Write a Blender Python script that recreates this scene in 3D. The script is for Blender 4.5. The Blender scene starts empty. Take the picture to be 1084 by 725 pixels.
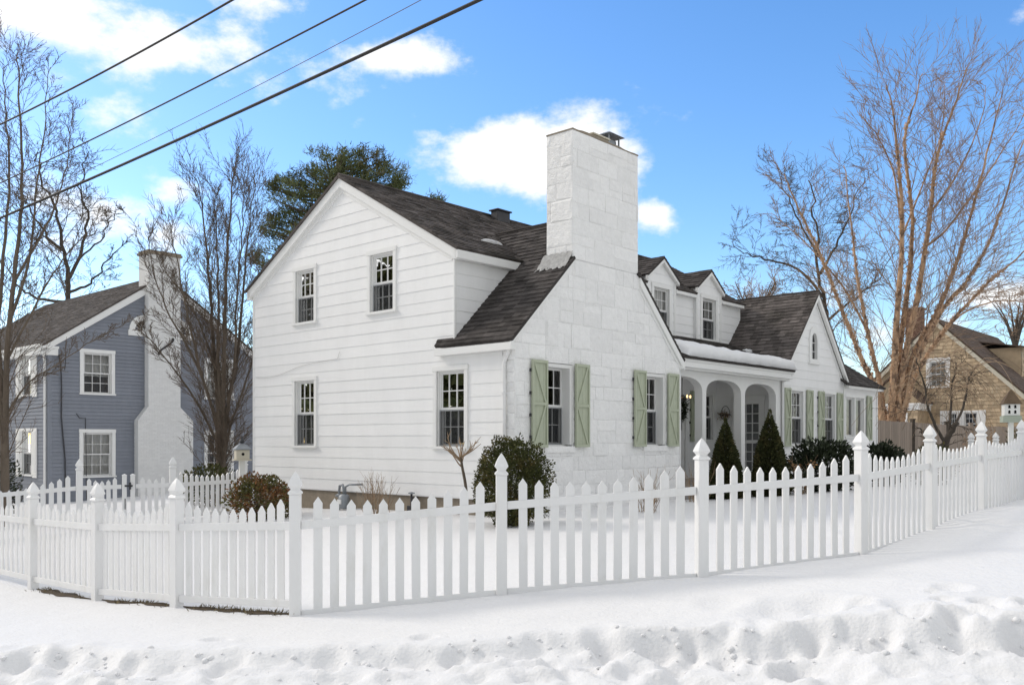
import bpy, bmesh, math, random
import numpy as np
from mathutils import Vector, Matrix, noise as mnoise

random.seed(7)
scene = bpy.context.scene
COL = scene.collection
R = math.radians

# ------------------------------------------------------------------ camera
F_PX, PCX, HOR, CAMZ = 950.0, 542.0, 467.0, 1.5
cam_d = bpy.data.cameras.new('camera')
cam = bpy.data.objects.new('camera', cam_d)
COL.objects.link(cam)
cam.location = (0, 0, CAMZ)
cam.rotation_euler = (R(90), 0, 0)
cam_d.sensor_width = 36.0
cam_d.lens = 36.0 * F_PX / 1084.0
cam_d.shift_y = (HOR - 362.5) / 1084.0
cam_d.clip_end = 2000.0
scene.camera = cam

# ------------------------------------------------------------------ sun, sky, exposure
SUN_AZ, SUN_EL = R(-68), R(35)            # azimuth clockwise from +Y
SUN_STRENGTH, SKY_STRENGTH = 1.6, 0.14
EXPOSURE = 0.19
sunvec = Vector((math.sin(SUN_AZ) * math.cos(SUN_EL), math.cos(SUN_AZ) * math.cos(SUN_EL), math.sin(SUN_EL)))
sl = bpy.data.lights.new('sun', 'SUN')
sl.energy = SUN_STRENGTH
sl.angle = R(14)
sl.color = (1.0, 0.92, 0.82)
so = bpy.data.objects.new('sun', sl)
so.rotation_euler = sunvec.to_track_quat('Z', 'Y').to_euler()
so.location = (-20, 5, 30)
COL.objects.link(so)

world = bpy.data.worlds.new('World')
scene.world = world
world.use_nodes = True
wn, wl = world.node_tree.nodes, world.node_tree.links
wn.clear()
def WN(t, **k):
    n = wn.new(t)
    for a, b in k.items(): setattr(n, a, b)
    return n
def wmath(op, a, b=None, c=None, clamp=False):
    n = WN('ShaderNodeMath', operation=op, use_clamp=clamp)
    for i, v in enumerate((a, b, c)):
        if v is None: continue
        if isinstance(v, (int, float)): n.inputs[i].default_value = v
        else: wl.new(v, n.inputs[i])
    return n.outputs[0]
sky = WN('ShaderNodeTexSky', sky_type='NISHITA', sun_disc=False, sun_elevation=SUN_EL, sun_rotation=SUN_AZ,
         altitude=0.0, air_density=1.0, dust_density=0.6, ozone_density=2.5)
tc = WN('ShaderNodeTexCoord')
sepd = WN('ShaderNodeSeparateXYZ'); wl.new(tc.outputs['Generated'], sepd.inputs[0])
az = wmath('ARCTAN2', sepd.outputs[0], sepd.outputs[1])
el = wmath('ARCSINE', sepd.outputs[2])
# cloud shapes: ragged noise gathered round cloud centres given as azimuth / elevation
def sky_noise(scale, detail, rough, zs=1.6):
    mp = WN('ShaderNodeMapping'); wl.new(tc.outputs['Generated'], mp.inputs[0])
    mp.inputs['Scale'].default_value = (1, 1, zs)
    n = WN('ShaderNodeTexNoise'); wl.new(mp.outputs[0], n.inputs['Vector'])
    n.inputs['Scale'].default_value = scale; n.inputs['Detail'].default_value = detail
    n.inputs['Roughness'].default_value = rough
    return n.outputs['Fac']
n1 = sky_noise(9.0, 8, 0.62)
n2 = sky_noise(3.2, 5, 0.55)
def azel(px, py):
    x, z = (px - PCX) / F_PX, (HOR - py) / F_PX
    return math.atan2(x, 1.0), math.atan2(z, math.hypot(x, 1.0))
CLOUDS = [  # px, py, half width, half height, strength (photograph pixels, turned into sky angles)
    (60, 30, 120, 70, .95), (160, 45, 150, 62, .95), (255, 95, 110, 45, .62), (110, 115, 110, 35, .55), (330, 85, 90, 35, .45),
    (260, 0, 110, 30, .7), (418, 62, 70, 22, .95), (548, 162, 80, 42, 1.5), (610, 150, 70, 36, 1.35), (655, 160, 40, 34, 1.0), (690, 228, 26, 18, .95),
    (460, 146, 26, 11, .8), (190, 198, 52, 20, 1.1), (75, 222, 85, 42, 1.15), (150, 250, 62, 24, .9), (500, 225, 45, 12, .5),
    (1060, 312, 75, 14, 1.0), (985, 350, 60, 22, .6), (770, 275, 24, 10, .35), (1075, 20, 24, 16, .4)]
acc = None
for px, py, hw, hh, st in CLOUDS:
    a0, e0 = azel(px, py)
    a1, _ = azel(px + hw, py); _, e1 = azel(px, py - hh)
    da = wmath('MULTIPLY', wmath('SUBTRACT', az, a0), 1.0 / abs(a1 - a0))
    de = wmath('MULTIPLY', wmath('SUBTRACT', el, e0), 1.0 / abs(e1 - e0))
    d2 = wmath('ADD', wmath('MULTIPLY', da, da), wmath('MULTIPLY', de, de))
    g = wmath('MULTIPLY', wmath('EXPONENT', wmath('MULTIPLY', d2, -0.9)), st)
    acc = g if acc is None else wmath('MAXIMUM', acc, g)
ahead = wmath('MULTIPLY', wmath('MULTIPLY', wmath('GREATER_THAN', sepd.outputs[1], 0.0), wmath('LESS_THAN', wmath('ABSOLUTE', az), 0.75)), wmath('LESS_THAN', el, 0.62))
elsewhere = wmath('MULTIPLY', wmath('SUBTRACT', 1.0, ahead), 1.22)        # unseen cloud over the rest of the sky, added for soft neutral light
acc = wmath('MAXIMUM', acc, elsewhere)
ragged = wmath('ADD', wmath('MULTIPLY', n1, 1.25), wmath('MULTIPLY', n2, 0.75))
dens = wmath('SUBTRACT', wmath('ADD', acc, wmath('MULTIPLY', wmath('SUBTRACT', ragged, 1.0), 2.7)), 0.36)
mr = WN('ShaderNodeMapRange', interpolation_type='SMOOTHSTEP'); wl.new(dens, mr.inputs[0])
mr.inputs[1].default_value = 0.0; mr.inputs[2].default_value = 0.78
above = WN('ShaderNodeMapRange'); wl.new(el, above.inputs[0])
above.inputs[1].default_value = 0.0; above.inputs[2].default_value = 0.08
cm = wmath('MULTIPLY', wmath('MULTIPLY', mr.outputs[0], above.outputs[0]), 0.97)
# the blue: deepen the clear-sky colour a little
hsv = WN('ShaderNodeHueSaturation'); wl.new(sky.outputs[0], hsv.inputs['Color'])
SKY_SAT, SKY_VAL = 1.25, 1.54
hsv.inputs['Saturation'].default_value = SKY_SAT; hsv.inputs['Value'].default_value = SKY_VAL; hsv.inputs['Hue'].default_value = 0.504
mixc = WN('ShaderNodeMixRGB'); wl.new(cm, mixc.inputs[0]); wl.new(hsv.outputs[0], mixc.inputs[1])
CLOUD_V, CLOUD_DIM = 7.2, 6.5                       # sunlit clouds ahead, duller unseen ones added overhead and behind
cv = wmath('ADD', wmath('MULTIPLY', ahead, CLOUD_V - CLOUD_DIM), CLOUD_DIM)
bk = WN('ShaderNodeMapRange', interpolation_type='SMOOTHSTEP'); wl.new(sepd.outputs[1], bk.inputs[0])   # unseen cloud behind the camera, dimmed so camera-facing surfaces fall into shade
bk.inputs[1].default_value = -0.15; bk.inputs[2].default_value = -0.8; bk.inputs[3].default_value = 1.12; bk.inputs[4].default_value = 0.58
cv = wmath('MULTIPLY', cv, wmath('ADD', wmath('MULTIPLY', ahead, wmath('SUBTRACT', 1.0, bk.outputs[0])), bk.outputs[0]))
cvc = WN('ShaderNodeCombineXYZ')
warm = wmath('ADD', wmath('MULTIPLY', ahead, -1.0), 1.0)        # unseen cloud tinted slightly warm to offset the blue sky light
for i_, k_ in enumerate((0.005, 0.0, -0.015)): wl.new(wmath('MULTIPLY', cv, wmath('ADD', wmath('MULTIPLY', warm, k_), 1.0)), cvc.inputs[i_])
wl.new(cvc.outputs[0], mixc.inputs[2])
bg = WN('ShaderNodeBackground'); wl.new(mixc.outputs[0], bg.inputs[0]); bg.inputs[1].default_value = SKY_STRENGTH
wo = WN('ShaderNodeOutputWorld'); wl.new(bg.outputs[0], wo.inputs[0])

vs = scene.view_settings
vs.view_transform = 'Standard'; vs.look = 'None'; vs.gamma = 1.0; vs.use_curve_mapping = False
vs.exposure = EXPOSURE

# ------------------------------------------------------------------ helpers
def at(px, py, Y):
    """world point seen at photograph pixel (px, py) when it stands Y metres ahead"""
    return Vector(((px - PCX) / F_PX * Y, Y, CAMZ + (HOR - py) / F_PX * Y))
def V(*a): return Vector(a)

class MB:
    """collects faces, then links them as ONE mesh object"""
    def __init__(s): s.v = []; s.f = []; s.r = []; s.cur = 0.5
    def vert(s, p): s.v.append((p[0], p[1], p[2])); return len(s.v) - 1
    def face(s, pts, rnd=None):
        i = len(s.v); s.v.extend((p[0], p[1], p[2]) for p in pts)
        s.f.append(tuple(range(i, i + len(pts)))); s.r.append(s.cur if rnd is None else rnd)
    def idx(s, ids, rnd=None): s.f.append(tuple(ids)); s.r.append(s.cur if rnd is None else rnd)
    def hexa(s, c, rnd=None):
        i = len(s.v); s.v.extend((p[0], p[1], p[2]) for p in c)
        for q in ((0, 3, 2, 1), (4, 5, 6, 7), (0, 1, 5, 4), (1, 2, 6, 5), (2, 3, 7, 6), (3, 0, 4, 7)):
            s.idx([i + k for k in q], rnd)
    def box(s, a, b, rnd=None):
        x0, y0, z0 = a; x1, y1, z1 = b
        s.hexa([(x0, y0, z0), (x1, y0, z0), (x1, y1, z0), (x0, y1, z0), (x0, y0, z1), (x1, y0, z1), (x1, y1, z1), (x0, y1, z1)], rnd)
    def fbox(s, fr, a0, a1, b0, b1, d0, d1, rnd=None):
        P = fr.p
        s.hexa([P(a0, b0, d0), P(a1, b0, d0), P(a1, b1, d0), P(a0, b1, d0), P(a0, b0, d1), P(a1, b0, d1), P(a1, b1, d1), P(a0, b1, d1)], rnd)
    def fprism(s, fr, poly, d0, d1, rnd=None):
        lo = [fr.p(a, b, d0) for a, b in poly]; hi = [fr.p(a, b, d1) for a, b in poly]
        s.face(lo[::-1], rnd); s.face(hi, rnd)
        n = len(poly)
        for k in range(n):
            j = (k + 1) % n; s.face([lo[k], lo[j], hi[j], hi[k]], rnd)
    def tube(s, pts, rads, n=6, cap=True, rnd=None):
        pts = [Vector(p) for p in pts]
        if not hasattr(rads, '__len__'): rads = [rads] * len(pts)
        rings = []; ref = None
        for i, p in enumerate(pts):
            d = (pts[min(i + 1, len(pts) - 1)] - pts[max(i - 1, 0)])
            if d.length < 1e-9: d = Vector((0, 0, 1))
            d.normalize()
            if ref is None:
                ref = Vector((1, 0, 0)) if abs(d.x) < 0.8 else Vector((0, 1, 0))
            a = ref - d * ref.dot(d)
            if a.length < 1e-6: a = d.orthogonal()
            a.normalize(); ref = a; b = d.cross(a)
            base = len(s.v)
            for k in range(n):
                t = 2 * math.pi * k / n
                q = p + (a * math.cos(t) + b * math.sin(t)) * rads[i]
                s.v.append((q.x, q.y, q.z))
            rings.append(base)
        for i in range(len(rings) - 1):
            for k in range(n):
                j = (k + 1) % n
                s.idx((rings[i] + k, rings[i] + j, rings[i + 1] + j, rings[i + 1] + k), rnd)
        if cap and n > 2:
            s.idx([rings[0] + k for k in range(n)][::-1], rnd); s.idx([rings[-1] + k for k in range(n)], rnd)
    def lathe(s, c, prof, n=12, rot=0.0, rnd=None):
        """prof: list of (radius, z); n = 4 gives a square section"""
        rings = []
        for r, z in prof:
            base = len(s.v)
            for k in range(n):
                t = rot + 2 * math.pi * k / n
                s.v.append((c[0] + r * math.cos(t), c[1] + r * math.sin(t), c[2] + z))
            rings.append(base)
        for i in range(len(rings) - 1):
            for k in range(n):
                j = (k + 1) % n
                s.idx((rings[i] + k, rings[i] + j, rings[i + 1] + j, rings[i + 1] + k), rnd)
        s.idx([rings[0] + k for k in range(n)][::-1], rnd); s.idx([rings[-1] + k for k in range(n)], rnd)
    def build(s, name, mat, parent=None, smooth=False, dz=0.0, bevel=0.0):
        me = bpy.data.meshes.new(name)
        v = s.v if not dz else [(x, y, z + dz) for x, y, z in s.v]
        me.from_pydata(v, [], s.f); 
        at_ = me.attributes.new('rnd', 'FLOAT', 'FACE')
        at_.data.foreach_set('value', np.array(s.r, dtype=np.float32))
        if smooth: me.polygons.foreach_set('use_smooth', [True] * len(me.polygons))
        me.materials.append(mat); me.update()
        o = bpy.data.objects.new(name, me); COL.objects.link(o)
        if parent is not None: o.parent = parent
        if bevel:
            m = o.modifiers.new('bevel', 'BEVEL'); m.width = bevel; m.segments = 2; m.limit_method = 'ANGLE'
        return o

class Fr:
    """a flat frame: origin, across axis, up axis, outward axis"""
    def __init__(s, o, ax, up, n): s.o, s.ax, s.up, s.n = Vector(o), Vector(ax).normalized(), Vector(up).normalized(), Vector(n).normalized()
    def p(s, a, b, d=0.0): return s.o + s.ax * a + s.up * b + s.n * d

def clip(poly, A, B, C):
    """keep A*x + B*y <= C"""
    out = []
    for i in range(len(poly)):
        p, q = poly[i], poly[(i + 1) % len(poly)]
        dp, dq = A * p[0] + B * p[1] - C, A * q[0] + B * q[1] - C
        if dp <= 1e-9: out.append(p)
        if (dp < -1e-9 and dq > 1e-9) or (dp > 1e-9 and dq < -1e-9):
            t = dp / (dp - dq); out.append((p[0] + (q[0] - p[0]) * t, p[1] + (q[1] - p[1]) * t))
    return out if len(out) > 2 else []
def area(p): return abs(sum(p[i][0] * p[(i + 1) % len(p)][1] - p[(i + 1) % len(p)][0] * p[i][1] for i in range(len(p)))) / 2
def rect_clip(poly, a0, a1, b0, b1):
    for A, B, C in ((-1, 0, -a0), (1, 0, a1), (0, -1, -b0), (0, 1, b1)):
        poly = clip(poly, A, B, C)
        if not poly: return []
    return poly
def minus(poly, holes):
    pieces = [poly]
    for a0, a1, b0, b1 in holes:
        nxt = []
        for p in pieces:
            l = clip(p, 1, 0, a0); r = clip(p, -1, 0, -a1)
            m = clip(clip(p, -1, 0, -a0), 1, 0, a1) if clip(p, -1, 0, -a0) else []
            lo = clip(m, 0, 1, b0) if m else []; hi = clip(m, 0, -1, -b1) if m else []
            nxt += [q for q in (l, r, lo, hi) if q and area(q) > 1e-5]
        pieces = nxt
    return pieces

def course_wall(mb, fr, poly, holes, exposure, b0, proud=0.016, joint=None):
    """lapped courses: every strip leans out at its foot and shows its underside"""
    bs = [b for _, b in poly]; b = b0
    while b > min(bs): b -= exposure
    while b < max(bs):
        strip = rect_clip(poly, -1e4, 1e4, b, b + exposure)
        if strip:
            segs = [strip]
            if joint:
                segs = []; lo, hi = min(a for a, _ in strip), max(a for a, _ in strip)
                a = lo - random.random() * joint
                while a < hi:
                    q = rect_clip(strip, a, a + joint - 0.003, b, b + exposure)
                    if q: segs.append(q)
                    g = rect_clip(strip, a + joint - 0.003, a + joint, b, b + exposure)
                    if g: segs.append((g,))
                    a += joint
            for sg in segs:
                gap = isinstance(sg, tuple)
                s0 = sg[0] if gap else sg
                j = 0.0 if gap else random.uniform(-.002, .002)
                rn = 0.0 if gap else random.random()
                for q in minus(s0, holes):
                    off = lambda bb: 0.003 + (proud + j - (0.007 if gap else 0)) * (1 - (bb - b) / exposure)
                    mb.face([fr.p(x, y, off(y)) for x, y in q], rn)
                    for i in range(len(q)):
                        p, r_ = q[i], q[(i + 1) % len(q)]
                        if abs(p[1] - b) < 1e-6 and abs(r_[1] - b) < 1e-6:
                            mb.face([fr.p(p[0], p[1], 0), fr.p(r_[0], r_[1], 0), fr.p(r_[0], r_[1], off(b)), fr.p(p[0], p[1], off(b))], rn)
        b += exposure

def ashlar_wall(mb, fr, poly, holes, seed=1, joint=0.0045, bulge=(0.002, 0.017)):
    """rough squared stone: a mortar sheet with irregular blocks standing proud of it"""
    rg = random.Random(seed)
    for q in minus(poly, holes): mb.face([fr.p(x, y, 0) for x, y in q], 0.0)
    a_lo, a_hi = min(a for a, _ in poly), max(a for a, _ in poly)
    b_lo, b_hi = min(b for _, b in poly), max(b for _, b in poly)
    cells = []; b = b_lo
    while b < b_hi:
        h = rg.uniform(.26, .52); a = a_lo - rg.random() * .4
        while a < a_hi:
            w = rg.uniform(.28, .78) * (1.0 if h < .42 else 1.15)
            if h > .36 and rg.random() < .55:
                m = h * rg.uniform(.38, .62)
                if rg.random() < .4:
                    k = w * rg.uniform(.4, .6); cells += [(a, a + k, b, b + m), (a + k, a + w, b, b + m), (a, a + w, b + m, b + h)]
                else: cells += [(a, a + w, b, b + m), (a, a + w, b + m, b + h)]
            else: cells.append((a, a + w, b, b + h))
            a += w
        b += h
    for a0, a1, b0_, b1 in cells:
        q0 = rect_clip(poly, a0 + joint, a1 - joint, b0_ + joint, b1 - joint)
        if not q0: continue
        for q in minus(q0, holes):
            if area(q) < 0.006: continue
            cx = sum(p[0] for p in q) / len(q); cy = sum(p[1] for p in q) / len(q)
            d = rg.uniform(*bulge); rn = rg.uniform(.2, 1)
            tl = [rg.uniform(-.006, .006) for _ in q]
            wob = [(rg.uniform(-.011, .011), rg.uniform(-.011, .011)) for _ in q]
            def inset(k):
                out = []
                for (x, y) in q:
                    dx, dy = cx - x, cy - y; L = math.hypot(dx, dy) or 1
                    out.append((x + dx / L * k, y + dy / L * k))
                return out
            base = q; mid = inset(.010); top = inset(.06)
            lo = [fr.p(x + w_[0] * 0, y, 0.0) for (x, y), w_ in zip(base, wob)]
            md = [fr.p(x + w_[0], y + w_[1], d * .75) for (x, y), w_ in zip(mid, wob)]
            hi = [fr.p(x, y, d + t) for (x, y), t in zip(top, tl)]
            n = len(q)
            for k in range(n):
                j = (k + 1) % n
                mb.face([lo[k], lo[j], md[j], md[k]], rn); mb.face([md[k], md[j], hi[j], hi[k]], rn)
            c = fr.p(cx, cy, d + rg.uniform(0, .008))
            for k in range(n): mb.face([hi[k], hi[(k + 1) % n], c], rn)

def shingle_roof(mb, fr, poly, exposure=0.145, thick=0.05, tabs=True, seed=3):
    """slab with laid courses of separate tabs on top"""
    rg = random.Random(seed)
    mb.fprism(fr, poly, -thick, -0.004, .3)
    bs = [b for _, b in poly]; b = min(bs) - .02
    while b < max(bs):
        strip = rect_clip(poly, -1e4, 1e4, b, b + exposure)
        if strip:
            lo, hi = min(a for a, _ in strip), max(a for a, _ in strip)
            a = lo - rg.random() * .3
            while a < hi:
                w = rg.uniform(.14, .36) if tabs else 50
                q = rect_clip(strip, a, a + w, b, b + exposure)
                if q and area(q) > 1e-5:
                    th = rg.choice((.009, .016, .02)); rn = rg.random()
                    off = lambda y: .003 + th * (1 - (y - b) / exposure)
                    top = [fr.p(x, y, off(y)) for x, y in q]; bot = [fr.p(x, y, -.002) for x, y in q]
                    mb.face(top, rn)
                    for k in range(len(q)):
                        j = (k + 1) % len(q); mb.face([bot[k], bot[j], top[j], top[k]], rn)
                a += w
        b += exposure

def board(mb, p, q, up, w, n, t):
    """a board from p to q, w wide towards up, t thick towards n"""
    p, q, up, n = Vector(p), Vector(q), Vector(up), Vector(n)
    mb.hexa([p, q, q + up * w, p + up * w, p + n * t, q + n * t, q + up * w + n * t, p + up * w + n * t])

# objects
def thing(name, label, cat, loc=(0, 0, 0), rotz=0.0, group=None):
    o = bpy.data.objects.new(name, None); COL.objects.link(o)
    o.empty_display_size = .2
    o.location = loc; o.rotation_euler = (0, 0, rotz)
    return tag(o, label, cat, group)
def tag(o, label, cat, group=None, kind=None):
    o['label'] = label; o['category'] = cat
    if group: o['group'] = group
    if kind: o['kind'] = kind
    return o
def struct(o): o['kind'] = 'structure'; return o
bpy.context.view_layer.update()

# ------------------------------------------------------------------ materials
def mat(name, col, rough=0.6, var=0.0, vscale=6.0, rnd=0.0, bump=0.0, bscale=40.0, spec=0.3, col2=None, c2scale=3.0, c2lo=.5, c2hi=.65, stretch=None, metal=0.0, bump2=0.0, b2scale=8.0):
    m = bpy.data.materials.new(name); m.use_nodes = True
    nt = m.node_tree; nd, lk = nt.nodes, nt.links
    b = nd['Principled BSDF']
    b.inputs['Roughness'].default_value = rough; b.inputs['Specular IOR Level'].default_value = spec; b.inputs['Metallic'].default_value = metal
    tcn = nd.new('ShaderNodeTexCoord'); vec = tcn.outputs['Object']
    if stretch:
        mp = nd.new('ShaderNodeMapping'); mp.inputs['Scale'].default_value = stretch; lk.new(vec, mp.inputs[0]); vec = mp.outputs[0]
    rgb = nd.new('ShaderNodeRGB'); rgb.outputs[0].default_value = (*col, 1); cur = rgb.outputs[0]
    if col2:
        n = nd.new('ShaderNodeTexNoise'); n.inputs['Scale'].default_value = c2scale; n.inputs['Detail'].default_value = 6; n.inputs['Roughness'].default_value = .65
        lk.new(vec, n.inputs['Vector'])
        r = nd.new('ShaderNodeMapRange'); r.inputs[1].default_value = c2lo; r.inputs[2].default_value = c2hi; lk.new(n.outputs['Fac'], r.inputs[0])
        mx = nd.new('ShaderNodeMixRGB'); lk.new(r.outputs[0], mx.inputs[0]); lk.new(cur, mx.inputs[1]); mx.inputs[2].default_value = (*col2, 1); cur = mx.outputs[0]
    if var or rnd:
        val = None
        if var:
            n = nd.new('ShaderNodeTexNoise'); n.inputs['Scale'].default_value = vscale; n.inputs['Detail'].default_value = 7; n.inputs['Roughness'].default_value = .7
            lk.new(vec, n.inputs['Vector'])
            r = nd.new('ShaderNodeMapRange'); r.inputs[1].default_value = .3; r.inputs[2].default_value = .7
            r.inputs[3].default_value = 1 - var; r.inputs[4].default_value = 1 + var; lk.new(n.outputs['Fac'], r.inputs[0]); val = r.outputs[0]
        if rnd:
            a = nd.new('ShaderNodeAttribute'); a.attribute_name = 'rnd'
            r = nd.new('ShaderNodeMapRange'); r.inputs[3].default_value = 1 - rnd; r.inputs[4].default_value = 1 + rnd; lk.new(a.outputs['Fac'], r.inputs[0])
            if val is None: val = r.outputs[0]
            else:
                mm = nd.new('ShaderNodeMath'); mm.operation = 'MULTIPLY'; lk.new(val, mm.inputs[0]); lk.new(r.outputs[0], mm.inputs[1]); val = mm.outputs[0]
        mx = nd.new('ShaderNodeVectorMath'); mx.operation = 'SCALE'; lk.new(cur, mx.inputs[0]); lk.new(val, mx.inputs['Scale']); cur = mx.outputs[0]
    lk.new(cur, b.inputs['Base Color'])
    if bump:
        n = nd.new('ShaderNodeTexNoise'); n.inputs['Scale'].default_value = bscale; n.inputs['Detail'].default_value = 6; lk.new(vec, n.inputs['Vector'])
        bp = nd.new('ShaderNodeBump'); bp.inputs['Strength'].default_value = bump; bp.inputs['Distance'].default_value = .02
        lk.new(n.outputs['Fac'], bp.inputs['Height'])
        if bump2:
            n2_ = nd.new('ShaderNodeTexNoise'); n2_.inputs['Scale'].default_value = b2scale; n2_.inputs['Detail'].default_value = 3; lk.new(vec, n2_.inputs['Vector'])
            bp2 = nd.new('ShaderNodeBump'); bp2.inputs['Strength'].default_value = bump2; bp2.inputs['Distance'].default_value = .06
            lk.new(n2_.outputs['Fac'], bp2.inputs['Height']); lk.new(bp.outputs[0], bp2.inputs['Normal']); bp = bp2
        lk.new(bp.outputs[0], b.inputs['Normal'])
    return m

M = {}
M['snow'] = mat('snow', (.735, .737, .745), .55, var=.015, vscale=.8, bump=.5, bscale=30, bump2=.25, b2scale=7, spec=.25)
M['siding'] = mat('white_siding', (.84, .84, .835), .55, var=.035, vscale=2.0, rnd=.018, bump=.12, bscale=60, stretch=(1, 1, .25))
M['trim'] = mat('white_trim', (.80, .80, .785), .45, var=.02, vscale=4)
M['stone'] = mat('painted_stone', (.83, .828, .82), .7, var=.05, vscale=7, rnd=.05, bump=.8, bscale=34, bump2=.42, b2scale=7.5, col2=(.50, .50, .48), c2scale=11, c2lo=.66, c2hi=.76)
M['shingle'] = mat('dark_shingle', (.070, .063, .060), .9, var=.3, vscale=4, rnd=.42, bump=.5, bscale=120, spec=.15)
M['shingle_old'] = mat('weathered_shingle', (.108, .095, .089), .9, var=.35, vscale=2.2, rnd=.32, bump=.5, bscale=120, spec=.15, col2=(.05, .045, .04), c2scale=1.2)
M['shutter'] = mat('sage_green_paint', (.42, .455, .345), .5, var=.05, vscale=8)
M['frame'] = mat('window_sash_paint', (.70, .70, .69), .4, var=.02)
M['grey_frame'] = mat('grey_screen_frame', (.30, .31, .32), .5, var=.04)
M['wall_cable'] = mat('painted_cable', (.50, .50, .49), .6, var=.05)
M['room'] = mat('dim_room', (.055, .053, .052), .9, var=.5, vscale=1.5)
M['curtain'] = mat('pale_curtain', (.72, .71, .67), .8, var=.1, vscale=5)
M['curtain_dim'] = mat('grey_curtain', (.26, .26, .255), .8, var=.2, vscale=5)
M['foundation'] = mat('foundation_render', (.26, .22, .17), .9, var=.2, vscale=5, bump=.4)
M['vinyl'] = mat('white_vinyl', (.79, .79, .785), .42, var=.035, vscale=2.5, spec=.35, col2=(.70, .695, .67), c2scale=3.5, c2lo=.55, c2hi=.75, bump=.12, bscale=70, stretch=(1, 1, .35))
M['metal'] = mat('grey_metal', (.28, .30, .32), .45, var=.1, metal=.4)
M['dark_metal'] = mat('dark_metal', (.05, .05, .055), .5, var=.2)
M['flashing'] = mat('tar_flashing', (.36, .36, .355), .8, var=.3, vscale=12, bump=.8, bscale=20)
M['black'] = mat('black_cable', (.035, .033, .032), .6, var=.2)
M['cable_grey'] = mat('grey_cable', (.13, .125, .12), .6, var=.2)
M['blue_siding'] = mat('blue_grey_clapboard', (.225, .243, .282), .6, var=.06, vscale=3, rnd=.05, stretch=(1, 1, .3))
M['blue_roof'] = mat('brown_grey_shingle', (.10, .088, .082), .9, var=.25, vscale=3, rnd=.22, bump=.4, bscale=100)
M['white_brick'] = mat('painted_brick', (.72, .72, .71), .7, var=.04, vscale=6, rnd=.04, bump=.3, bscale=30)
M['tan_shingle'] = mat('tan_cedar_shingle', (.47, .365, .245), .8, var=.12, vscale=4, rnd=.3, bump=.3, bscale=40)
M['tan_roof'] = mat('brown_shingle', (.115, .083, .066), .9, var=.25, rnd=.25, bump=.4, bscale=100)
M['red_brick'] = mat('brown_brick', (.17, .10, .075), .85, var=.25, vscale=9, rnd=.2)
M['fence_wood'] = mat('weathered_board', (.30, .245, .20), .85, var=.15, vscale=3, rnd=.16, stretch=(6, 6, .6))
M['birch'] = mat('peeling_birch_bark', (.50, .325, .20), .85, var=.3, vscale=5, col2=(.17, .11, .075), c2scale=4.5, c2lo=.47, c2hi=.58, bump=.7, bscale=14, stretch=(1, 1, .45))
M['birch_twig'] = mat('birch_twig', (.28, .19, .125), .85, var=.3, vscale=1.2, rnd=.3)
M['flake'] = mat('bark_flake', (.52, .36, .24), .8, rnd=.4)
M['bark'] = mat('grey_brown_bark', (.135, .108, .083), .9, var=.3, vscale=6, bump=.7, bscale=18, stretch=(1, 1, .3))
M['twig'] = mat('grey_brown_twig', (.125, .096, .072), .9, var=.2, rnd=.3)
M['dark_bark'] = mat('dark_bark', (.075, .062, .05), .9, var=.3, vscale=6, bump=.6, bscale=18)
M['dark_twig'] = mat('dark_twig', (.085, .068, .052), .9, rnd=.3)
M['dry_twig'] = mat('dry_tan_twig', (.30, .215, .14), .85, rnd=.35)
M['dead_leaf'] = mat('dead_leaf', (.30, .17, .08), .8, rnd=.4)
M['pine'] = mat('pine_needle', (.115, .135, .055), .7, rnd=.55, var=.35, vscale=.7, col2=(.15, .12, .055), c2scale=.8, spec=.2)
M['boxwood'] = mat('boxwood_leaf', (.06, .068, .02), .7, rnd=.5, var=.4, vscale=3.5, col2=(.12, .092, .03), c2scale=3, spec=.25)
M['spruce'] = mat('spruce_needle', (.056, .064, .024), .75, rnd=.5, var=.35, vscale=4, col2=(.085, .072, .03), c2scale=4, spec=.2)
M['rhodo'] = mat('rhododendron_leaf', (.030, .040, .020), .45, rnd=.5, spec=.35)
M['redleaf'] = mat('bronze_leaf', (.22, .09, .035), .65, rnd=.5, col2=(.10, .10, .03), c2scale=2.6, c2lo=.42, c2hi=.54)
M['grass'] = mat('dead_grass', (.17, .135, .07), .9, rnd=.5)
M['soil'] = mat('soil', (.08, .06, .04), .95, var=.3)
M['porch_floor'] = mat('porch_floor_paint', (.32, .31, .30), .6, var=.1)
M['wicker'] = mat('pale_wicker', (.52, .50, .47), .7, var=.1)
M['wood_post'] = mat('white_post_paint', (.74, .74, .71), .55, var=.05)
M['sage_box'] = mat('grey_green_paint', (.36, .40, .33), .6, var=.06)
M['thatch'] = mat('weathered_cedar_roof', (.12, .085, .055), .9, var=.3, rnd=.3)
M['cream'] = mat('cream_paint', (.58, .54, .44), .6, var=.06)
M['hole'] = mat('dark_hole', (.012, .012, .012), .9)

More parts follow.
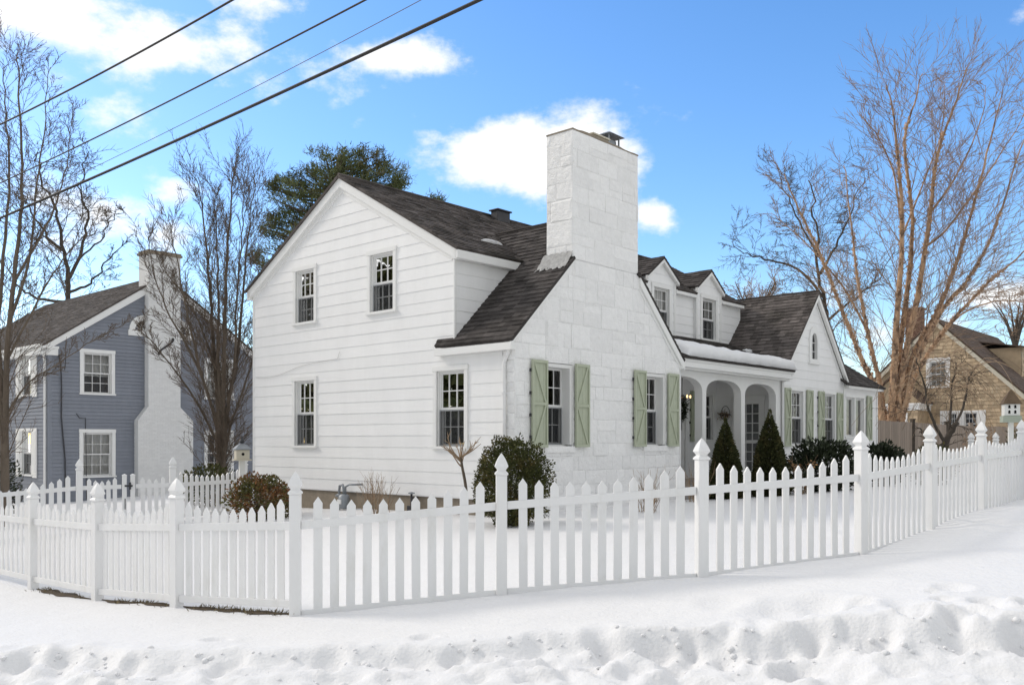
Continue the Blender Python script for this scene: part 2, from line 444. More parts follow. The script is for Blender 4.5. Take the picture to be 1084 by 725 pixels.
def glass(name, tint=.78, refl=1.0):
    m = bpy.data.materials.new(name); m.use_nodes = True
    nt = m.node_tree; nd, lk = nt.nodes, nt.links; nd.clear()
    tr = nd.new('ShaderNodeBsdfTransparent'); tr.inputs[0].default_value = (tint, tint * 1.01, tint * 1.02, 1)
    gl = nd.new('ShaderNodeBsdfGlossy'); gl.inputs['Roughness'].default_value = .015; gl.inputs['Color'].default_value = (refl, refl, refl, 1)
    n = nd.new('ShaderNodeTexNoise'); n.inputs['Scale'].default_value = 1.6
    tcn = nd.new('ShaderNodeTexCoord'); lk.new(tcn.outputs['Object'], n.inputs['Vector'])
    bp = nd.new('ShaderNodeBump'); bp.inputs['Strength'].default_value = .06; bp.inputs['Distance'].default_value = .05; lk.new(n.outputs['Fac'], bp.inputs['Height'])
    lk.new(bp.outputs[0], gl.inputs['Normal'])
    fr_ = nd.new('ShaderNodeFresnel'); fr_.inputs[0].default_value = 1.5
    mx = nd.new('ShaderNodeMixShader'); lk.new(fr_.outputs[0], mx.inputs[0]); lk.new(tr.outputs[0], mx.inputs[1]); lk.new(gl.outputs[0], mx.inputs[2])
    out = nd.new('ShaderNodeOutputMaterial'); lk.new(mx.outputs[0], out.inputs[0])
    return m
M['glass'] = glass('window_glass')
sm = bpy.data.materials.new('insect_screen'); sm.use_nodes = True
_n, _l = sm.node_tree.nodes, sm.node_tree.links; _n.clear()
_t = _n.new('ShaderNodeBsdfTransparent'); _d = _n.new('ShaderNodeBsdfDiffuse'); _d.inputs[0].default_value = (.05, .052, .055, 1)
_m = _n.new('ShaderNodeMixShader'); _m.inputs[0].default_value = .48; _o = _n.new('ShaderNodeOutputMaterial')
_l.new(_t.outputs[0], _m.inputs[1]); _l.new(_d.outputs[0], _m.inputs[2]); _l.new(_m.outputs[0], _o.inputs[0])
M['screen'] = sm
mb_ = bpy.data.materials.new('warm_bulb'); mb_.use_nodes = True
pb = mb_.node_tree.nodes['Principled BSDF']; pb.inputs['Emission Color'].default_value = (1, .62, .26, 1); pb.inputs['Emission Strength'].default_value = 2.2
pb.inputs['Base Color'].default_value = (.9, .8, .6, 1)
M['bulb'] = mb_

# ------------------------------------------------------------------ ground (one sheet of snow)
CTRL = [(-12.0, 17.6, -.75), (-9.1, 15.2, -.73), (-7.23, 13.55, -.70), (-5.57, 12.06, -.64), (-4.06, 10.87, -.53), (-2.39, 9.9, -.42), (-.12, 10.2, -.22), (2.17, 10.27, -.05),
        (4.45, 11.44, .05), (6.1, 13.1, .23), (7.74, 14.8, .36), (9.37, 16.5, .45), (12.6, 19.9, .5),
        (0, 16.3, .05), (-3, 19.5, -.02), (-6.6, 23, -.1), (-1.5, 13.5, -.15), (2, 13.5, .04), (4.5, 15.5, .12), (5, 21, .12), (9, 25, .2), (13.6, 33, .25),
        (-9.4, 19.5, -.45), (-6.0, 16.5, -.4), (-7, 21, -.3), (-15, 28, -.6), (-22, 35, -.7), (16, 30, .35), (22, 42, .6), (22, 30, .5), (-10, 40, -.3), (5, 40, 0), (0, 60, 0),
        (-8, 8.7, -.54), (-4.3, 8.3, -.43), (0, 8.1, -.31), (2.2, 7.9, -.17), (4.2, 7.5, .04), (8, 8.6, .16), (11, 12.5, .42), (6.3, 12.9, .25), (7.9, 14.5, .43), (9.6, 16.2, .42), (11.2, 17.9, .46),
        (-8, 6, -.66), (-4, 5.6, -.56), (0, 5.4, -.48), (4, 5.4, -.40), (8, 5.4, -.30), (12, 7.0, -.1),
        (0, 0, -.55), (-10, 0, -.65), (10, 0, -.45), (0, -10, -.55), (-40, 5, -.9), (40, 10, .3), (-60, 60, -.5), (60, 60, .8), (0, 120, 0), (-120, 0, -.8), (120, 0, .2), (0, -120, -.6), (-120, 120, 0), (120, 120, .5)]
_c = np.array(CTRL)
def _phi(r2): return 0.5 * r2 * np.log(r2 + 1e-9)
def _tps():
    n = len(_c); d = ((_c[:, None, :2] - _c[None, :, :2]) ** 2).sum(-1)
    K = _phi(d) + np.eye(n) * .08; P = np.hstack([np.ones((n, 1)), _c[:, :2]])
    A = np.block([[K, P], [P.T, np.zeros((3, 3))]])
    return np.linalg.solve(A, np.concatenate([_c[:, 2], np.zeros(3)]))
_w = _tps()
def base_h(x, y):
    x = np.atleast_1d(np.asarray(x, float)); y = np.atleast_1d(np.asarray(y, float))
    r2 = (x[:, None] - _c[None, :, 0]) ** 2 + (y[:, None] - _c[None, :, 1]) ** 2
    z = _phi(r2) @ _w[:-3] + _w[-3] + _w[-2] * x + _w[-1] * y
    far = np.clip((np.hypot(x, y - 15) - 60) / 40, 0, 1)
    return z * (1 - far)
_rs = np.random.RandomState(5); _tab = _rs.rand(256, 256)
def vnoise(x, y):
    xi, yi = np.floor(x).astype(int), np.floor(y).astype(int); fx, fy = x - xi, y - yi
    fx = fx * fx * (3 - 2 * fx); fy = fy * fy * (3 - 2 * fy)
    g = lambda i, j: _tab[i % 256, j % 256]
    return (g(xi, yi) * (1 - fx) + g(xi + 1, yi) * fx) * (1 - fy) + (g(xi, yi + 1) * (1 - fx) + g(xi + 1, yi + 1) * fx) * fy - .5
def fbm(x, y, o=4):
    s, a = 0, 1.0
    for k in range(o): s = s + a * vnoise(x * 2 ** k + 17 * k, y * 2 ** k + 31 * k); a *= .5
    return s
# trampled hollows along the street edge and up on the verge (x, y, radius, depth)
rgp = random.Random(21)
PRINTS = [(rgp.uniform(-5.5, 6), rgp.gauss(7.7, .26), rgp.uniform(.06, .13), rgp.uniform(.03, .07)) for _ in range(80)]
PRINTS += [(rgp.uniform(.5, 5.5), rgp.gauss(7.55, .3), rgp.uniform(.07, .14), rgp.uniform(.03, .07)) for _ in range(45)]
for (px, py, Y, r_, d_) in ((905, 549, 13.4, .2, .05), (930, 546, 13.8, .2, .05), (1062, 545, 14.2, .2, .05), (1040, 556, 13.2, .2, .06), (1070, 560, 12.8, .22, .06), (1055, 566, 12.5, .2, .05),
                           (765, 645, 8.9, .2, .03), (850, 657, 8.4, .3, .06), (880, 656, 8.4, .25, .06), (820, 660, 8.3, .25, .05), (960, 657, 8.0, .15, .04)):
    p = at(px, py, Y); PRINTS.append((p.x, p.y, r_, d_))
def edge_y(x): return 8.12 - .03 * x - .40 * np.clip((x - 1.0) / 3.0, 0, 1.6) + .10 * np.sin(x * 1.1 + .5) + .06 * np.sin(x * 2.7)
def ground_np(x, y):
    z = base_h(x, y)
    k = np.clip((y - 3.0) / 3, 0, 1) * np.clip((40 - y) / 20, 0, 1)
    z = z + .05 * fbm(x * .45, y * .45, 3) * k + .010 * fbm(x * 2.2 + 5, y * 2.2, 3) * k
    # ploughed bank: a soft crest, a steep street-side face, then broken lumps
    e = y - edge_y(x) + .20 * fbm(x * .9 + 9, y * .3, 3) + .10 * fbm(x * 3.4 + 1, y * 1.2, 3)
    kk = np.clip((y - 3) / 2, 0, 1) * np.clip((14 - y) / 2, 0, 1)
    drop = .15 + .03 * np.clip(x / 4, -1, 1) + .10 * fbm(x * .6 + 3, y * 0 + 1, 2)
    low = np.clip(-e / .24, 0, 1); low = low * low * (3 - 2 * low)
    z = z + kk * (.035 * np.exp(-(e / .4) ** 2) - np.maximum(drop, .05) * low)
    rough = low * kk + .35 * np.exp(-(e / .35) ** 2) * kk
    z = z + rough * (.045 * fbm(x * 1.9 + 3, y * 2.2, 3) + .055 * fbm(x * 5.2, y * 5.0, 3) - .035 * np.abs(fbm(x * 3.6 + 40, y * 3.8, 2)) + .034 * fbm(x * 10, y * 10, 2))
    z = z + .03 * rough * np.clip((-3 - x), 0, 1) * np.sin(x * 15 + y * 5)
    for (px, py, r, d) in PRINTS:
        dd = ((x - px) ** 2 + ((y - py) * .8) ** 2) / (r * r)
        m = dd < 9
        z[m] += -d * np.exp(-dd[m] ** 1.5) + .3 * d * np.exp(-(np.sqrt(dd[m]) - 1.5) ** 2 * 5)
    return z
def gz(x, y): return float(ground_np(np.array([float(x)]), np.array([float(y)]))[0])
def graded(lo, f0, f1, hi, step, grow=1.18):
    a = list(np.arange(f0, f1 + 1e-6, step)); s = step; v = a[-1]
    while v < hi: s *= grow; v += s; a.append(v)
    s = step; v = f0
    while v > lo: s *= grow; v -= s; a.insert(0, v)
    return np.array(a)
xs = graded(-320, -7.5, 9.5, 320, .05); ys = graded(-60, 5.8, 10.4, 420, .042, 1.05)
gx, gy = np.meshgrid(xs, ys); fx, fy = gx.ravel(), gy.ravel()
fz = np.concatenate([ground_np(fx[i:i + 20000], fy[i:i + 20000]) for i in range(0, len(fx), 20000)])
nx, ny = len(xs), len(ys)
ii = np.arange(nx * ny).reshape(ny, nx)
quads = np.stack([ii[:-1, :-1], ii[:-1, 1:], ii[1:, 1:], ii[1:, :-1]], -1).reshape(-1, 4)
gme = bpy.data.meshes.new('snow_ground')
gme.from_pydata(np.stack([fx, fy, fz], 1).tolist(), [], quads.tolist())
gme.polygons.foreach_set('use_smooth', [True] * len(gme.polygons)); gme.materials.append(M['snow'])
struct_o = bpy.data.objects.new('snow_ground', gme); COL.objects.link(struct_o); struct(struct_o)

# ------------------------------------------------------------------ windows (shared by all three houses)
UAX = math.atan2(.7421, .6703)             # direction of the street fronts
DZ = 1.5                                   # houses are drafted with z measured from eye level
def window(parent, fr, a0, a1, b0, b1, cols=3, rows=2, casing=.10, recess=.05, curtain='open', head=.0, sill=True, label=None, lower=None, screen=True, proud=.036, name='window', dz=DZ, pair=False):
    W = MB()
    # casing boards
    W.fbox(fr, a0 - casing, a0, b0, b1, -.01, proud); W.fbox(fr, a1, a1 + casing, b0, b1, -.01, proud)
    W.fbox(fr, a0 - casing - .012, a1 + casing + .012, b1, b1 + casing + head, -.01, proud + .008)
    if head: W.fbox(fr, a0 - casing - .03, a1 + casing + .03, b1 + casing + head, b1 + casing + head + .03, -.01, proud + .035)
    W.fbox(fr, a0 - casing - (.025 if sill else 0), a1 + casing + (.025 if sill else 0), b0 - (.055 if sill else casing), b0, -recess - .06, proud + (.035 if sill else .004))
    # jamb liners
    D = -recess - .10
    W.fbox(fr, a0, a0 + .022, b0 + .001, b1 - .001, D, -.012); W.fbox(fr, a1 - .022, a1, b0 + .001, b1 - .001, D, -.012)
    W.fbox(fr, a0 + .022, a1 - .022, b1 - .022, b1, D, -.012)
    w = W.build(name, M['trim'], parent, dz=dz, bevel=.004)
    if label: w['label'] = label
    def sash(x0, x1, y0, y1, d, c, r, mt, fw=.042):
        S = MB(); t = .034
        S.fbox(fr, x0, x0 + fw, y0, y1, d - t, d); S.fbox(fr, x1 - fw, x1, y0, y1, d - t, d)
        S.fbox(fr, x0 + fw, x1 - fw, y0, y0 + fw * 1.1, d - t, d); S.fbox(fr, x0 + fw, x1 - fw, y1 - fw, y1, d - t, d)
        mw = .0095
        for k in range(1, c):
            xx = x0 + fw + (x1 - x0 - 2 * fw) * k / c; S.fbox(fr, xx - mw, xx + mw, y0 + fw * 1.1, y1 - fw, d - t + .006, d - .006)
        for k in range(1, r):
            yy = y0 + fw + (y1 - y0 - 2 * fw) * k / r; S.fbox(fr, x0 + fw, x1 - fw, yy - mw, yy + mw, d - t + .008, d - .008)
        S.build('sash', mt, w, dz=dz)
        G = MB(); G.face([fr.p(x0 + .01, y0 + .01, d - t * .55), fr.p(x1 - .01, y0 + .01, d - t * .55), fr.p(x1 - .01, y1 - .01, d - t * .55), fr.p(x0 + .01, y1 - .01, d - t * .55)])
        G.build('pane', M['glass'], w, dz=dz)
    if pair:
        m = (a0 + a1) / 2
        X = MB(); X.fbox(fr, m - .05, m + .05, b0, b1, D, proud - .006); X.build('mullion', M['trim'], w, dz=dz)
        sash(a0 + .024, m - .052, b0 + .004, b1 - .024, -recess, cols, rows, M['frame'], .05); sash(m + .052, a1 - .024, b0 + .004, b1 - .024, -recess, cols, rows, M['frame'], .05)
    else:
        mid = (b0 + b1) / 2 if lower is None else b0 + (b1 - b0) * lower
        sash(a0 + .024, a1 - .024, mid - .022, b1 - .024, -recess, cols, rows, M['frame'])
        sash(a0 + .026, a1 - .026, b0 + .004, mid + .020, -recess - .038, cols, rows, M['frame'])
        if screen:   # grey screen frame over the lower sash
            S = MB(); x0, x1 = a0 + .024, a1 - .024; d = -recess + .008; q = .024
            S.fbox(fr, x0, x0 + q, b0 + .004, mid - .024, d - .016, d); S.fbox(fr, x1 - q, x1, b0 + .004, mid - .024, d - .016, d)
            S.fbox(fr, x0 + q, x1 - q, b0 + .004, b0 + .004 + q, d - .016, d); S.fbox(fr, x0 + q, x1 - q, mid - .024 - q, mid - .024, d - .016, d)
            S.build('screen_frame', M['grey_frame'], w, dz=dz)
            S = MB(); S.face([fr.p(x0 + q, b0 + q, d - .008), fr.p(x1 - q, b0 + q, d - .008), fr.p(x1 - q, mid - q - .024, d - .008), fr.p(x0 + q, mid - q - .024, d - .008)]); S.build('screen_mesh', M['screen'], w, dz=dz)
    # the dim room behind
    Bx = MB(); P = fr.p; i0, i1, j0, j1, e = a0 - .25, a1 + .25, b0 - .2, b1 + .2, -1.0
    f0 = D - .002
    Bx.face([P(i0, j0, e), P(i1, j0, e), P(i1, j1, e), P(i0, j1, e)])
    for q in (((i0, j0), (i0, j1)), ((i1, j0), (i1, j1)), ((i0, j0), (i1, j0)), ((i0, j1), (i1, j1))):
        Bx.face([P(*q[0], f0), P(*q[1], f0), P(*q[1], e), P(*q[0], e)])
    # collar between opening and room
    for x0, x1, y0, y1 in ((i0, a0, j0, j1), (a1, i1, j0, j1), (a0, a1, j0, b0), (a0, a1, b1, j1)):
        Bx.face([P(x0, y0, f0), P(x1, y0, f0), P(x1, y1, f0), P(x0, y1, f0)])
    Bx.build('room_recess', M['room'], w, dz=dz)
    if curtain:
        C_ = MB(); rg = random.Random(int((a0 + b0 * 7) * 1000))
        def drape(x0, x1, y0, y1, gather):
            n = 22; pr = []
            for k in range(n + 1):
                f = k / n; pr.append((x0 + (x1 - x0) * f, .018 * math.sin(f * 26 + rg.random()) + .006 * rg.random()))
            for k in range(n):
                tt = []
                for (x, d), y, s_ in ((pr[k], y0, gather), (pr[k + 1], y0, gather), (pr[k + 1], y1, 0), (pr[k], y1, 0)):
                    tt.append(P(x, y, -recess - .125 + d))
                C_.face(tt)
        Wd = a1 - a0
        if curtain == 'open': drape(a0 - .02, a0 + Wd * .2, b0 - .05, b1, .05); drape(a1 - Wd * .24, a1 + .02, b0 - .05, b1, .05)
        elif curtain == 'right': drape(a1 - Wd * .42, a1 + .02, b0 - .05, b1, .05)
        elif curtain == 'half': drape(a0, a1, (b0 + b1) / 2 - .1, b1, 0)
        elif curtain == 'full': drape(a0, a1, b0 - .05, b1, 0)
        elif curtain == 'wide': drape(a0 - .02, a0 + Wd * .36, b0 - .05, b1, .05); drape(a1 - Wd * .36, a1 + .02, b0 - .05, b1, .05)
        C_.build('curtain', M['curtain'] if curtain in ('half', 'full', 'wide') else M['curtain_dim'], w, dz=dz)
    return w

def shutter(parent, fr, a0, a1, b0, b1, d0=.03, z=1, mt='shutter', dz=DZ):
    """board-and-batten shutter with rails and two diagonal braces meeting at the middle"""
    S = MB(); n = 4; g = .004; wd = (a1 - a0) / n
    for k in range(n): S.fbox(fr, a0 + wd * k + (g if k else 0), a0 + wd * (k + 1), b0, b1, d0, d0 + .022)
    o = S.build('shutter', M[mt], parent, dz=dz, bevel=.002)
    B = MB(); e = d0 + .0225; f = d0 + .050; r = .055
    B.fbox(fr, a0, a1, b0 + .001, b0 + r, e, f); B.fbox(fr, a0, a1, b1 - r, b1 - .001, e, f)
    m = (b0 + b1) / 2; B.fbox(fr, a0, a1, m - r / 2, m + r / 2, e, f)
    B.fbox(fr, a0, a0 + .04, b0 + r, m - r / 2, e, f - .002); B.fbox(fr, a0, a0 + .04, m + r / 2, b1 - r, e, f - .002)
    B.fbox(fr, a1 - .04, a1, b0 + r, m - r / 2, e, f - .002); B.fbox(fr, a1 - .04, a1, m + r / 2, b1 - r, e, f - .002)
    def diag(x0, y0, x1, y1):
        dx, dy = x1 - x0, y1 - y0; L = math.hypot(dx, dy); ox, oy = -dy / L * .02, dx / L * .02
        B.fprism(fr, [(x0 - ox, y0 - oy), (x1 - ox, y1 - oy), (x1 + ox, y1 + oy), (x0 + ox, y0 + oy)], e, f - .004)
    if z > 0: diag(a0 + .06, b1 - r, a1 - .06, m + r / 2); diag(a1 - .06, m - r / 2, a0 + .06, b0 + r)
    else: diag(a1 - .06, b1 - r, a0 + .06, m + r / 2); diag(a0 + .06, m - r / 2, a1 - .06, b0 + r)
    B.build('brace', M[mt], o, dz=dz)
    side = a0 if z > 0 else a1
    for q in (.12, .37, .62, .88):
        H = MB(); y = b0 + (b1 - b0) * q; H.fbox(fr, side - .02, side + .02, y - .03, y + .03, d0 - .03, d0 + .01)
        H.build('hinge', M['dark_metal'], o, dz=dz)
    return o

# ------------------------------------------------------------------ the white house
HOUSE = thing('white_house', 'white shingled house with sage green shutters and tall painted stone chimney in the middle', 'house', (.05, 17.0, 0.0), UAX)
def hp(mb, name, mt, parent=None, **k): return mb.build(name, M[mt], parent or HOUSE, dz=DZ, **k)
X, Y_, Z = (1, 0, 0), (0, 1, 0), (0, 0, 1)
LEFT = Fr((0, 0, 0), Y_, Z, (-1, 0, 0))                 # gable end: a = distance back from the stone corner
STONE = Fr((0, 0, 0), X, Z, (0, -1, 0))                 # stone front: a = distance right of the corner
MAINF = Fr((0, 1.63, 0), X, Z, (0, -1, 0))
UP2 = Fr((0, 2.45, 0), X, Z, (0, -1, 0))
RG = Fr((0, .30, 0), X, Z, (0, -1, 0))
WE, WR = 8.98, 5.3                                       # back wall, ridge
RS = .565                                                # main roof slope
def mz(w): return 6.06 - RS * abs(WR - w)
BOT = -1.15
EXP = .2515

# openings on the gable end (a0, a1, b0, b1)
W_low_big = (1.33, 2.14, -.10, 1.43); W_low_left = (6.36, 7.16, -.10, 1.45)
W_up_right = (3.50, 4.28, 2.84, 4.10); W_up_left = (6.37, 7.12, 2.85, 4.10)
holesL = [W_low_big, W_low_left, W_up_right, W_up_left]
gable = [(1.63, BOT), (WE, BOT), (WE, mz(WE) - .06), (WR, 6.0), (1.63, mz(1.63) - .06)]
mb = MB(); course_wall(mb, LEFT, gable, holesL, EXP, BOT + .02, proud=.011)
course_wall(mb, LEFT, [(.30, BOT), (1.63, BOT), (1.63, 2.02), (.30, 2.02)], holesL, EXP, BOT + .02, proud=.011)
hp(mb, 'gable_wall', 'siding')
# upper front wall above the stone wing (cheek), rear walls
mb = MB(); course_wall(mb, MAINF, [(0, 1.5), (3.2, 1.5), (3.2, 3.93), (0, 3.93)], [], EXP, BOT + .02, proud=.011)
hp(mb, 'cheek_wall', 'siding')
mb = MB(); mb.box((0.02, WE - .1, BOT), (13.5, WE, mz(WE) - .08))
mb.fprism(Fr((13.5, 0, 0), Y_, Z, (1, 0, 0)), [(2.45, BOT), (WE, BOT), (WE, mz(WE) - .1), (WR, 5.94), (2.45, mz(2.45) - .1)], -.1, 0)
hp(mb, 'rear_wall', 'siding')
mb = MB(); mb.box((.035, .3, BOT - .9), (.12, WE - .02, BOT - .002)); mb.box((.12, WE - .14, BOT - .9), (13.4, WE - .04, BOT - .002)); hp(mb, 'foundation', 'foundation')
# corner boards and rake trim of the gable end
mb = MB()
mb.box((-.026, WE - .02, BOT), (.0, WE + .03, 3.9)); mb.box((-.03, 1.60, 1.9), (.04, 1.64, 3.93))
board(mb, (-.10, 1.48, mz(1.48) - .27), (-.10, WR, mz(WR) - .265), (0, 0, 1), .235, (1, 0, 0), .10)
board(mb, (-.10, 9.14, mz(9.14) - .27), (-.10, WR + .001, mz(WR) - .265), (0, 0, 1), .235, (1, 0, 0), .10)
board(mb, (-.035, 1.66, mz(1.66) - .36), (-.035, WR, mz(WR) - .38), (0, 0, 1), .12, (1, 0, 0), .035)
board(mb, (-.035, 8.95, mz(8.95) - .36), (-.035, WR + .001, mz(WR) - .38), (0, 0, 1), .12, (1, 0, 0), .035)
mb.box((-.10, 1.44, 3.66), (3.6, 1.60, 3.83)); mb.box((-.10, 9.02, 3.62), (13.5, 9.16, 3.83))
hp(mb, 'rake_trim', 'trim', bevel=.006)
# main roof
ang = math.atan(RS); ca, sa = math.cos(ang), math.sin(ang)
def roof(name, frs, mt, parent=None, **k):
    mb = MB()
    for fr_, poly in frs: shingle_roof(mb, fr_, poly, **k)
    return hp(mb, name, mt, parent)
fA = Fr((-.14, 1.42, mz(1.42)), X, (0, ca, sa), (0, -sa, ca)); L = (WR - 1.42) / ca
fB = Fr((13.62, 9.2, mz(9.2)), (-1, 0, 0), (0, -ca, sa), (0, sa, ca))
main_roof = roof('main_roof', [(fA, [(0, 0), (3.6, 0), (3.6, L), (0, L)]), (fA, [(3.605, 1.17), (13.72, 1.17), (13.72, L), (3.605, L)]), *[(fA, [(q0 + .14, .98), (q1 + .14, .98), (q1 + .14, 1.168), (q0 + .14, 1.168)]) for q0, q1 in ((5.6, 7.98), (9.52, 10.60), (12.14, 13.58))],
                   (fB, [(0, 0), (13.76, 0), (13.76, L + .02), (0, L + .02)])], 'shingle_old', seed=4)
mb = MB(); mb.tube([(-.12, WR, 6.085), (13.6, WR, 6.085)], .035, 6); hp(mb, 'ridge_cap', 'shingle_old', main_roof)
# dark box vent near the ridge
mb = MB(); c = V(3.75, 4.75, mz(4.75))
for q0, q1 in (((4.86, 4.98, 5.8), (5.36, 5.22, 6.17)), ((4.82, 4.93, 6.172), (5.40, 5.27, 6.21))): mb.box(q0, q1)
hp(mb, 'roof_vent', 'dark_metal', main_roof, bevel=.01)

# second storey wall over the porch
D1, D2 = (8.36, 9.14, 3.06, 4.27), (10.98, 11.76, 3.06, 4.27)
mb = MB(); course_wall(mb, UP2, [(5.6, 2.3), (13.5, 2.3), (13.5, 4.33), (5.6, 4.33)], [D1, D2], EXP, BOT + .02, proud=.011); hp(mb, 'upper_wall', 'siding')
for q0, q1 in ((5.6, 8.0), (9.5, 10.62), (12.12, 13.5)):
    mb = MB(); mb.box((q0, 2.30, 4.22), (q1, 2.425, 4.33)); hp(mb, 'upper_fascia', 'trim')
# two gabled dormers
DF = Fr((0, 2.36, 0), X, Z, (0, -1, 0))
for k, (c0, wn_) in enumerate(((8.75, D1), (11.37, D2))):
    e, ap, hw = 4.60, 5.10, .70
    mb = MB()
    course_wall(mb, DF, [(c0 - hw, 2.75), (c0 + hw, 2.75), (c0 + hw, e), (c0, ap - .07), (c0 - hw, e)], [wn_], EXP, BOT + .02, proud=.011)
    for s in (-1, 1):
        x = c0 + s * hw; mb.box((x - .03, 2.362, 2.75), (x + .03, 4.4, e)) 
    dm = hp(mb, 'dormer', 'siding')
    sl_ = math.atan2(ap - e, hw); cs, sn = math.cos(sl_), math.sin(sl_); Ld = (hw + .12) / cs + .01
    mb = MB()
    fl = Fr((c0 - hw - .12, 4.5, ap - (hw + .12) * math.tan(sl_) + .04), (0, -1, 0), (cs, 0, sn), (-sn, 0, cs))
    f2 = Fr((c0 + hw + .12, 2.24, ap - (hw + .12) * math.tan(sl_) + .04), (0, 1, 0), (-cs, 0, sn), (sn, 0, cs))
    shingle_roof(mb, fl, [(0, 0), (2.26, 0), (2.26, Ld), (0, Ld)], seed=8 + k); shingle_roof(mb, f2, [(0, 0), (2.26, 0), (2.26, Ld), (0, Ld)], seed=18 + k)
    hp(mb, 'dormer_roof', 'shingle', dm)
    mb = MB()
    for s in (-1, 1):
        board(mb, (c0 + s * (hw + .1), 2.25, e - .17), (c0 + s * .001, 2.25, ap - .12), (0, 0, 1), .11, (0, 1, 0), .09)
        x = c0 + s * hw
        mb.box((x - .05, 2.335, 2.8), (x + .05, 2.362, e - .1))
    hp(mb, 'dormer_trim', 'trim', dm)
    window(HOUSE, DF, *wn_, curtain='full' if k == 0 else 'wide', casing=.11, screen=True)

# ---- stone wing with the chimney
SW = 5.86; CH0, CH1, CHD = 1.767, 4.117, .68
win1, win2 = (.90, 1.77, -.10, 1.56), (4.36, 5.26, -.10, 1.56)
mb = MB()
ashlar_wall(mb, STONE, [(0, -2.2), (SW, -2.2), (SW, 1.94), (4.09, 3.72), (1.80, 3.72), (0, 1.94)], [win1, win2], seed=11)
ashlar_wall(mb, LEFT, [(0, -2.2), (.30, -2.2), (.30, 1.94), (0, 1.94)], [], seed=12)
ashlar_wall(mb, Fr((SW, 0, 0), Y_, Z, X), [(0, -2.2), (1.2, -2.2), (1.2, 1.94), (0, 1.94)], [], seed=13)
for a0, a1, b0, b1 in (win1, win2):    # deep painted reveals and stone sills
    for x0, x1 in ((a0 - .02, a0), (a1, a1 + .02)): mb.fbox(STONE, x0, x1, b0, b1, -.26, .004)
    mb.fbox(STONE, a0 - .02, a1 + .02, b1, b1 + .02, -.26, .004)
    mb.fbox(STONE, a0 - .06, a1 + .06, b0 - .12, b0, -.26, .05)
hp(mb, 'stone_wall', 'stone', bevel=.0)
mb = MB()
ashlar_wall(mb, STONE, [(CH0, 3.724), (CH1, 3.724), (CH1, 6.38), (CH0, 6.38)], [], seed=15)
ashlar_wall(mb, Fr((CH0, 0, 0), Y_, Z, (-1, 0, 0)), [(0, 3.3), (CHD, 3.3), (CHD, 6.36), (0, 6.36)], [], seed=16)
ashlar_wall(mb, Fr((CH1, 0, 0), Y_, Z, X), [(0, 3.3), (CHD, 3.3), (CHD, 6.36), (0, 6.36)], [], seed=17)
ashlar_wall(mb, Fr((0, CHD, 0), X, Z, Y_), [(CH0, 3.3), (CH1, 3.3), (CH1, 6.36), (CH0, 6.36)], [], seed=18)
chim = hp(mb, 'chimney', 'stone')
mb = MB(); n = 14      # rough mortar crown
top = []
for k in range(n + 1):
    x = CH0 - .01 + (CH1 - CH0 + .02) * k / n; top.append((x, 6.395 + random.uniform(-.015, .022)))
for k in range(n):
    (x0, z0), (x1, z1) = top[k], top[k + 1]
    mb.hexa([(x0, -.012, 6.362), (x1, -.012, 6.362), (x1, CHD + .012, 6.362), (x0, CHD + .012, 6.362), (x0, -.015, z0), (x1, -.015, z1), (x1, CHD + .015, z1), (x0, CHD + .015, z0)])
hp(mb, 'mortar_crown', 'foundation', chim)
mb = MB(); mb.box((2.62, .12, 6.38), (3.16, .56, 6.50)); mb.box((2.58, .08, 6.503), (3.2, .6, 6.54)); hp(mb, 'flue_slab', 'cream', chim, bevel=.01)
mb = MB(); mb.box((3.25, .16, 6.38), (3.72, .52, 6.50)); 
for x in (3.30, 3.67):
    for y in (.2, .48): mb.box((x - .015, y - .015, 6.503), (x + .015, y + .015, 6.70))
mb.box((3.34, .24, 6.504), (3.63, .44, 6.62))
mb.face([(3.20, .1, 6.70), (3.78, .1, 6.70), (3.78, .58, 6.70), (3.20, .58, 6.70)])
for q in (((3.2, .1), (3.78, .1)), ((3.78, .1), (3.78, .58)), ((3.78, .58), (3.2, .58)), ((3.2, .58), (3.2, .1))):
    mb.face([(*q[0], 6.70), (*q[1], 6.70), (q[1][0] * .4 + 3.49 * .6, q[1][1] * .4 + .34 * .6, 6.79), (q[0][0] * .4 + 3.49 * .6, q[0][1] * .4 + .34 * .6, 6.79)])
mb.box((3.38, .25, 6.785), (3.60, .43, 6.795))
hp(mb, 'flue_cap', 'metal', chim)
# tar flashing at the chimney foot
mb = MB(); n = 16
for (x0, y0, x1, y1) in ((CH0 - .30, -.03, CH0 - .02, .75),):
    for i in range(5):
        for j in range(n):
            q = []
            for (u, v) in ((i, j), (i + 1, j), (i + 1, j + 1), (i, j + 1)):
                x = x0 + (x1 - x0) * u / 5 ; y = y0 + (y1 - y0) * v / n
                if u == 0: x += .05 * math.sin(v * 1.9) + .03 * math.sin(v * 4.3)
                zz = 4.88 - .955 * (2.93 - x) + .03 + (.10 * (u / 5) ** 2)
                q.append((x, y, zz + .012 * math.sin(u * 3 + v * 2.1)))
            mb.face(q)
hp(mb, 'chimney_flashing', 'flashing', chim, smooth=True)

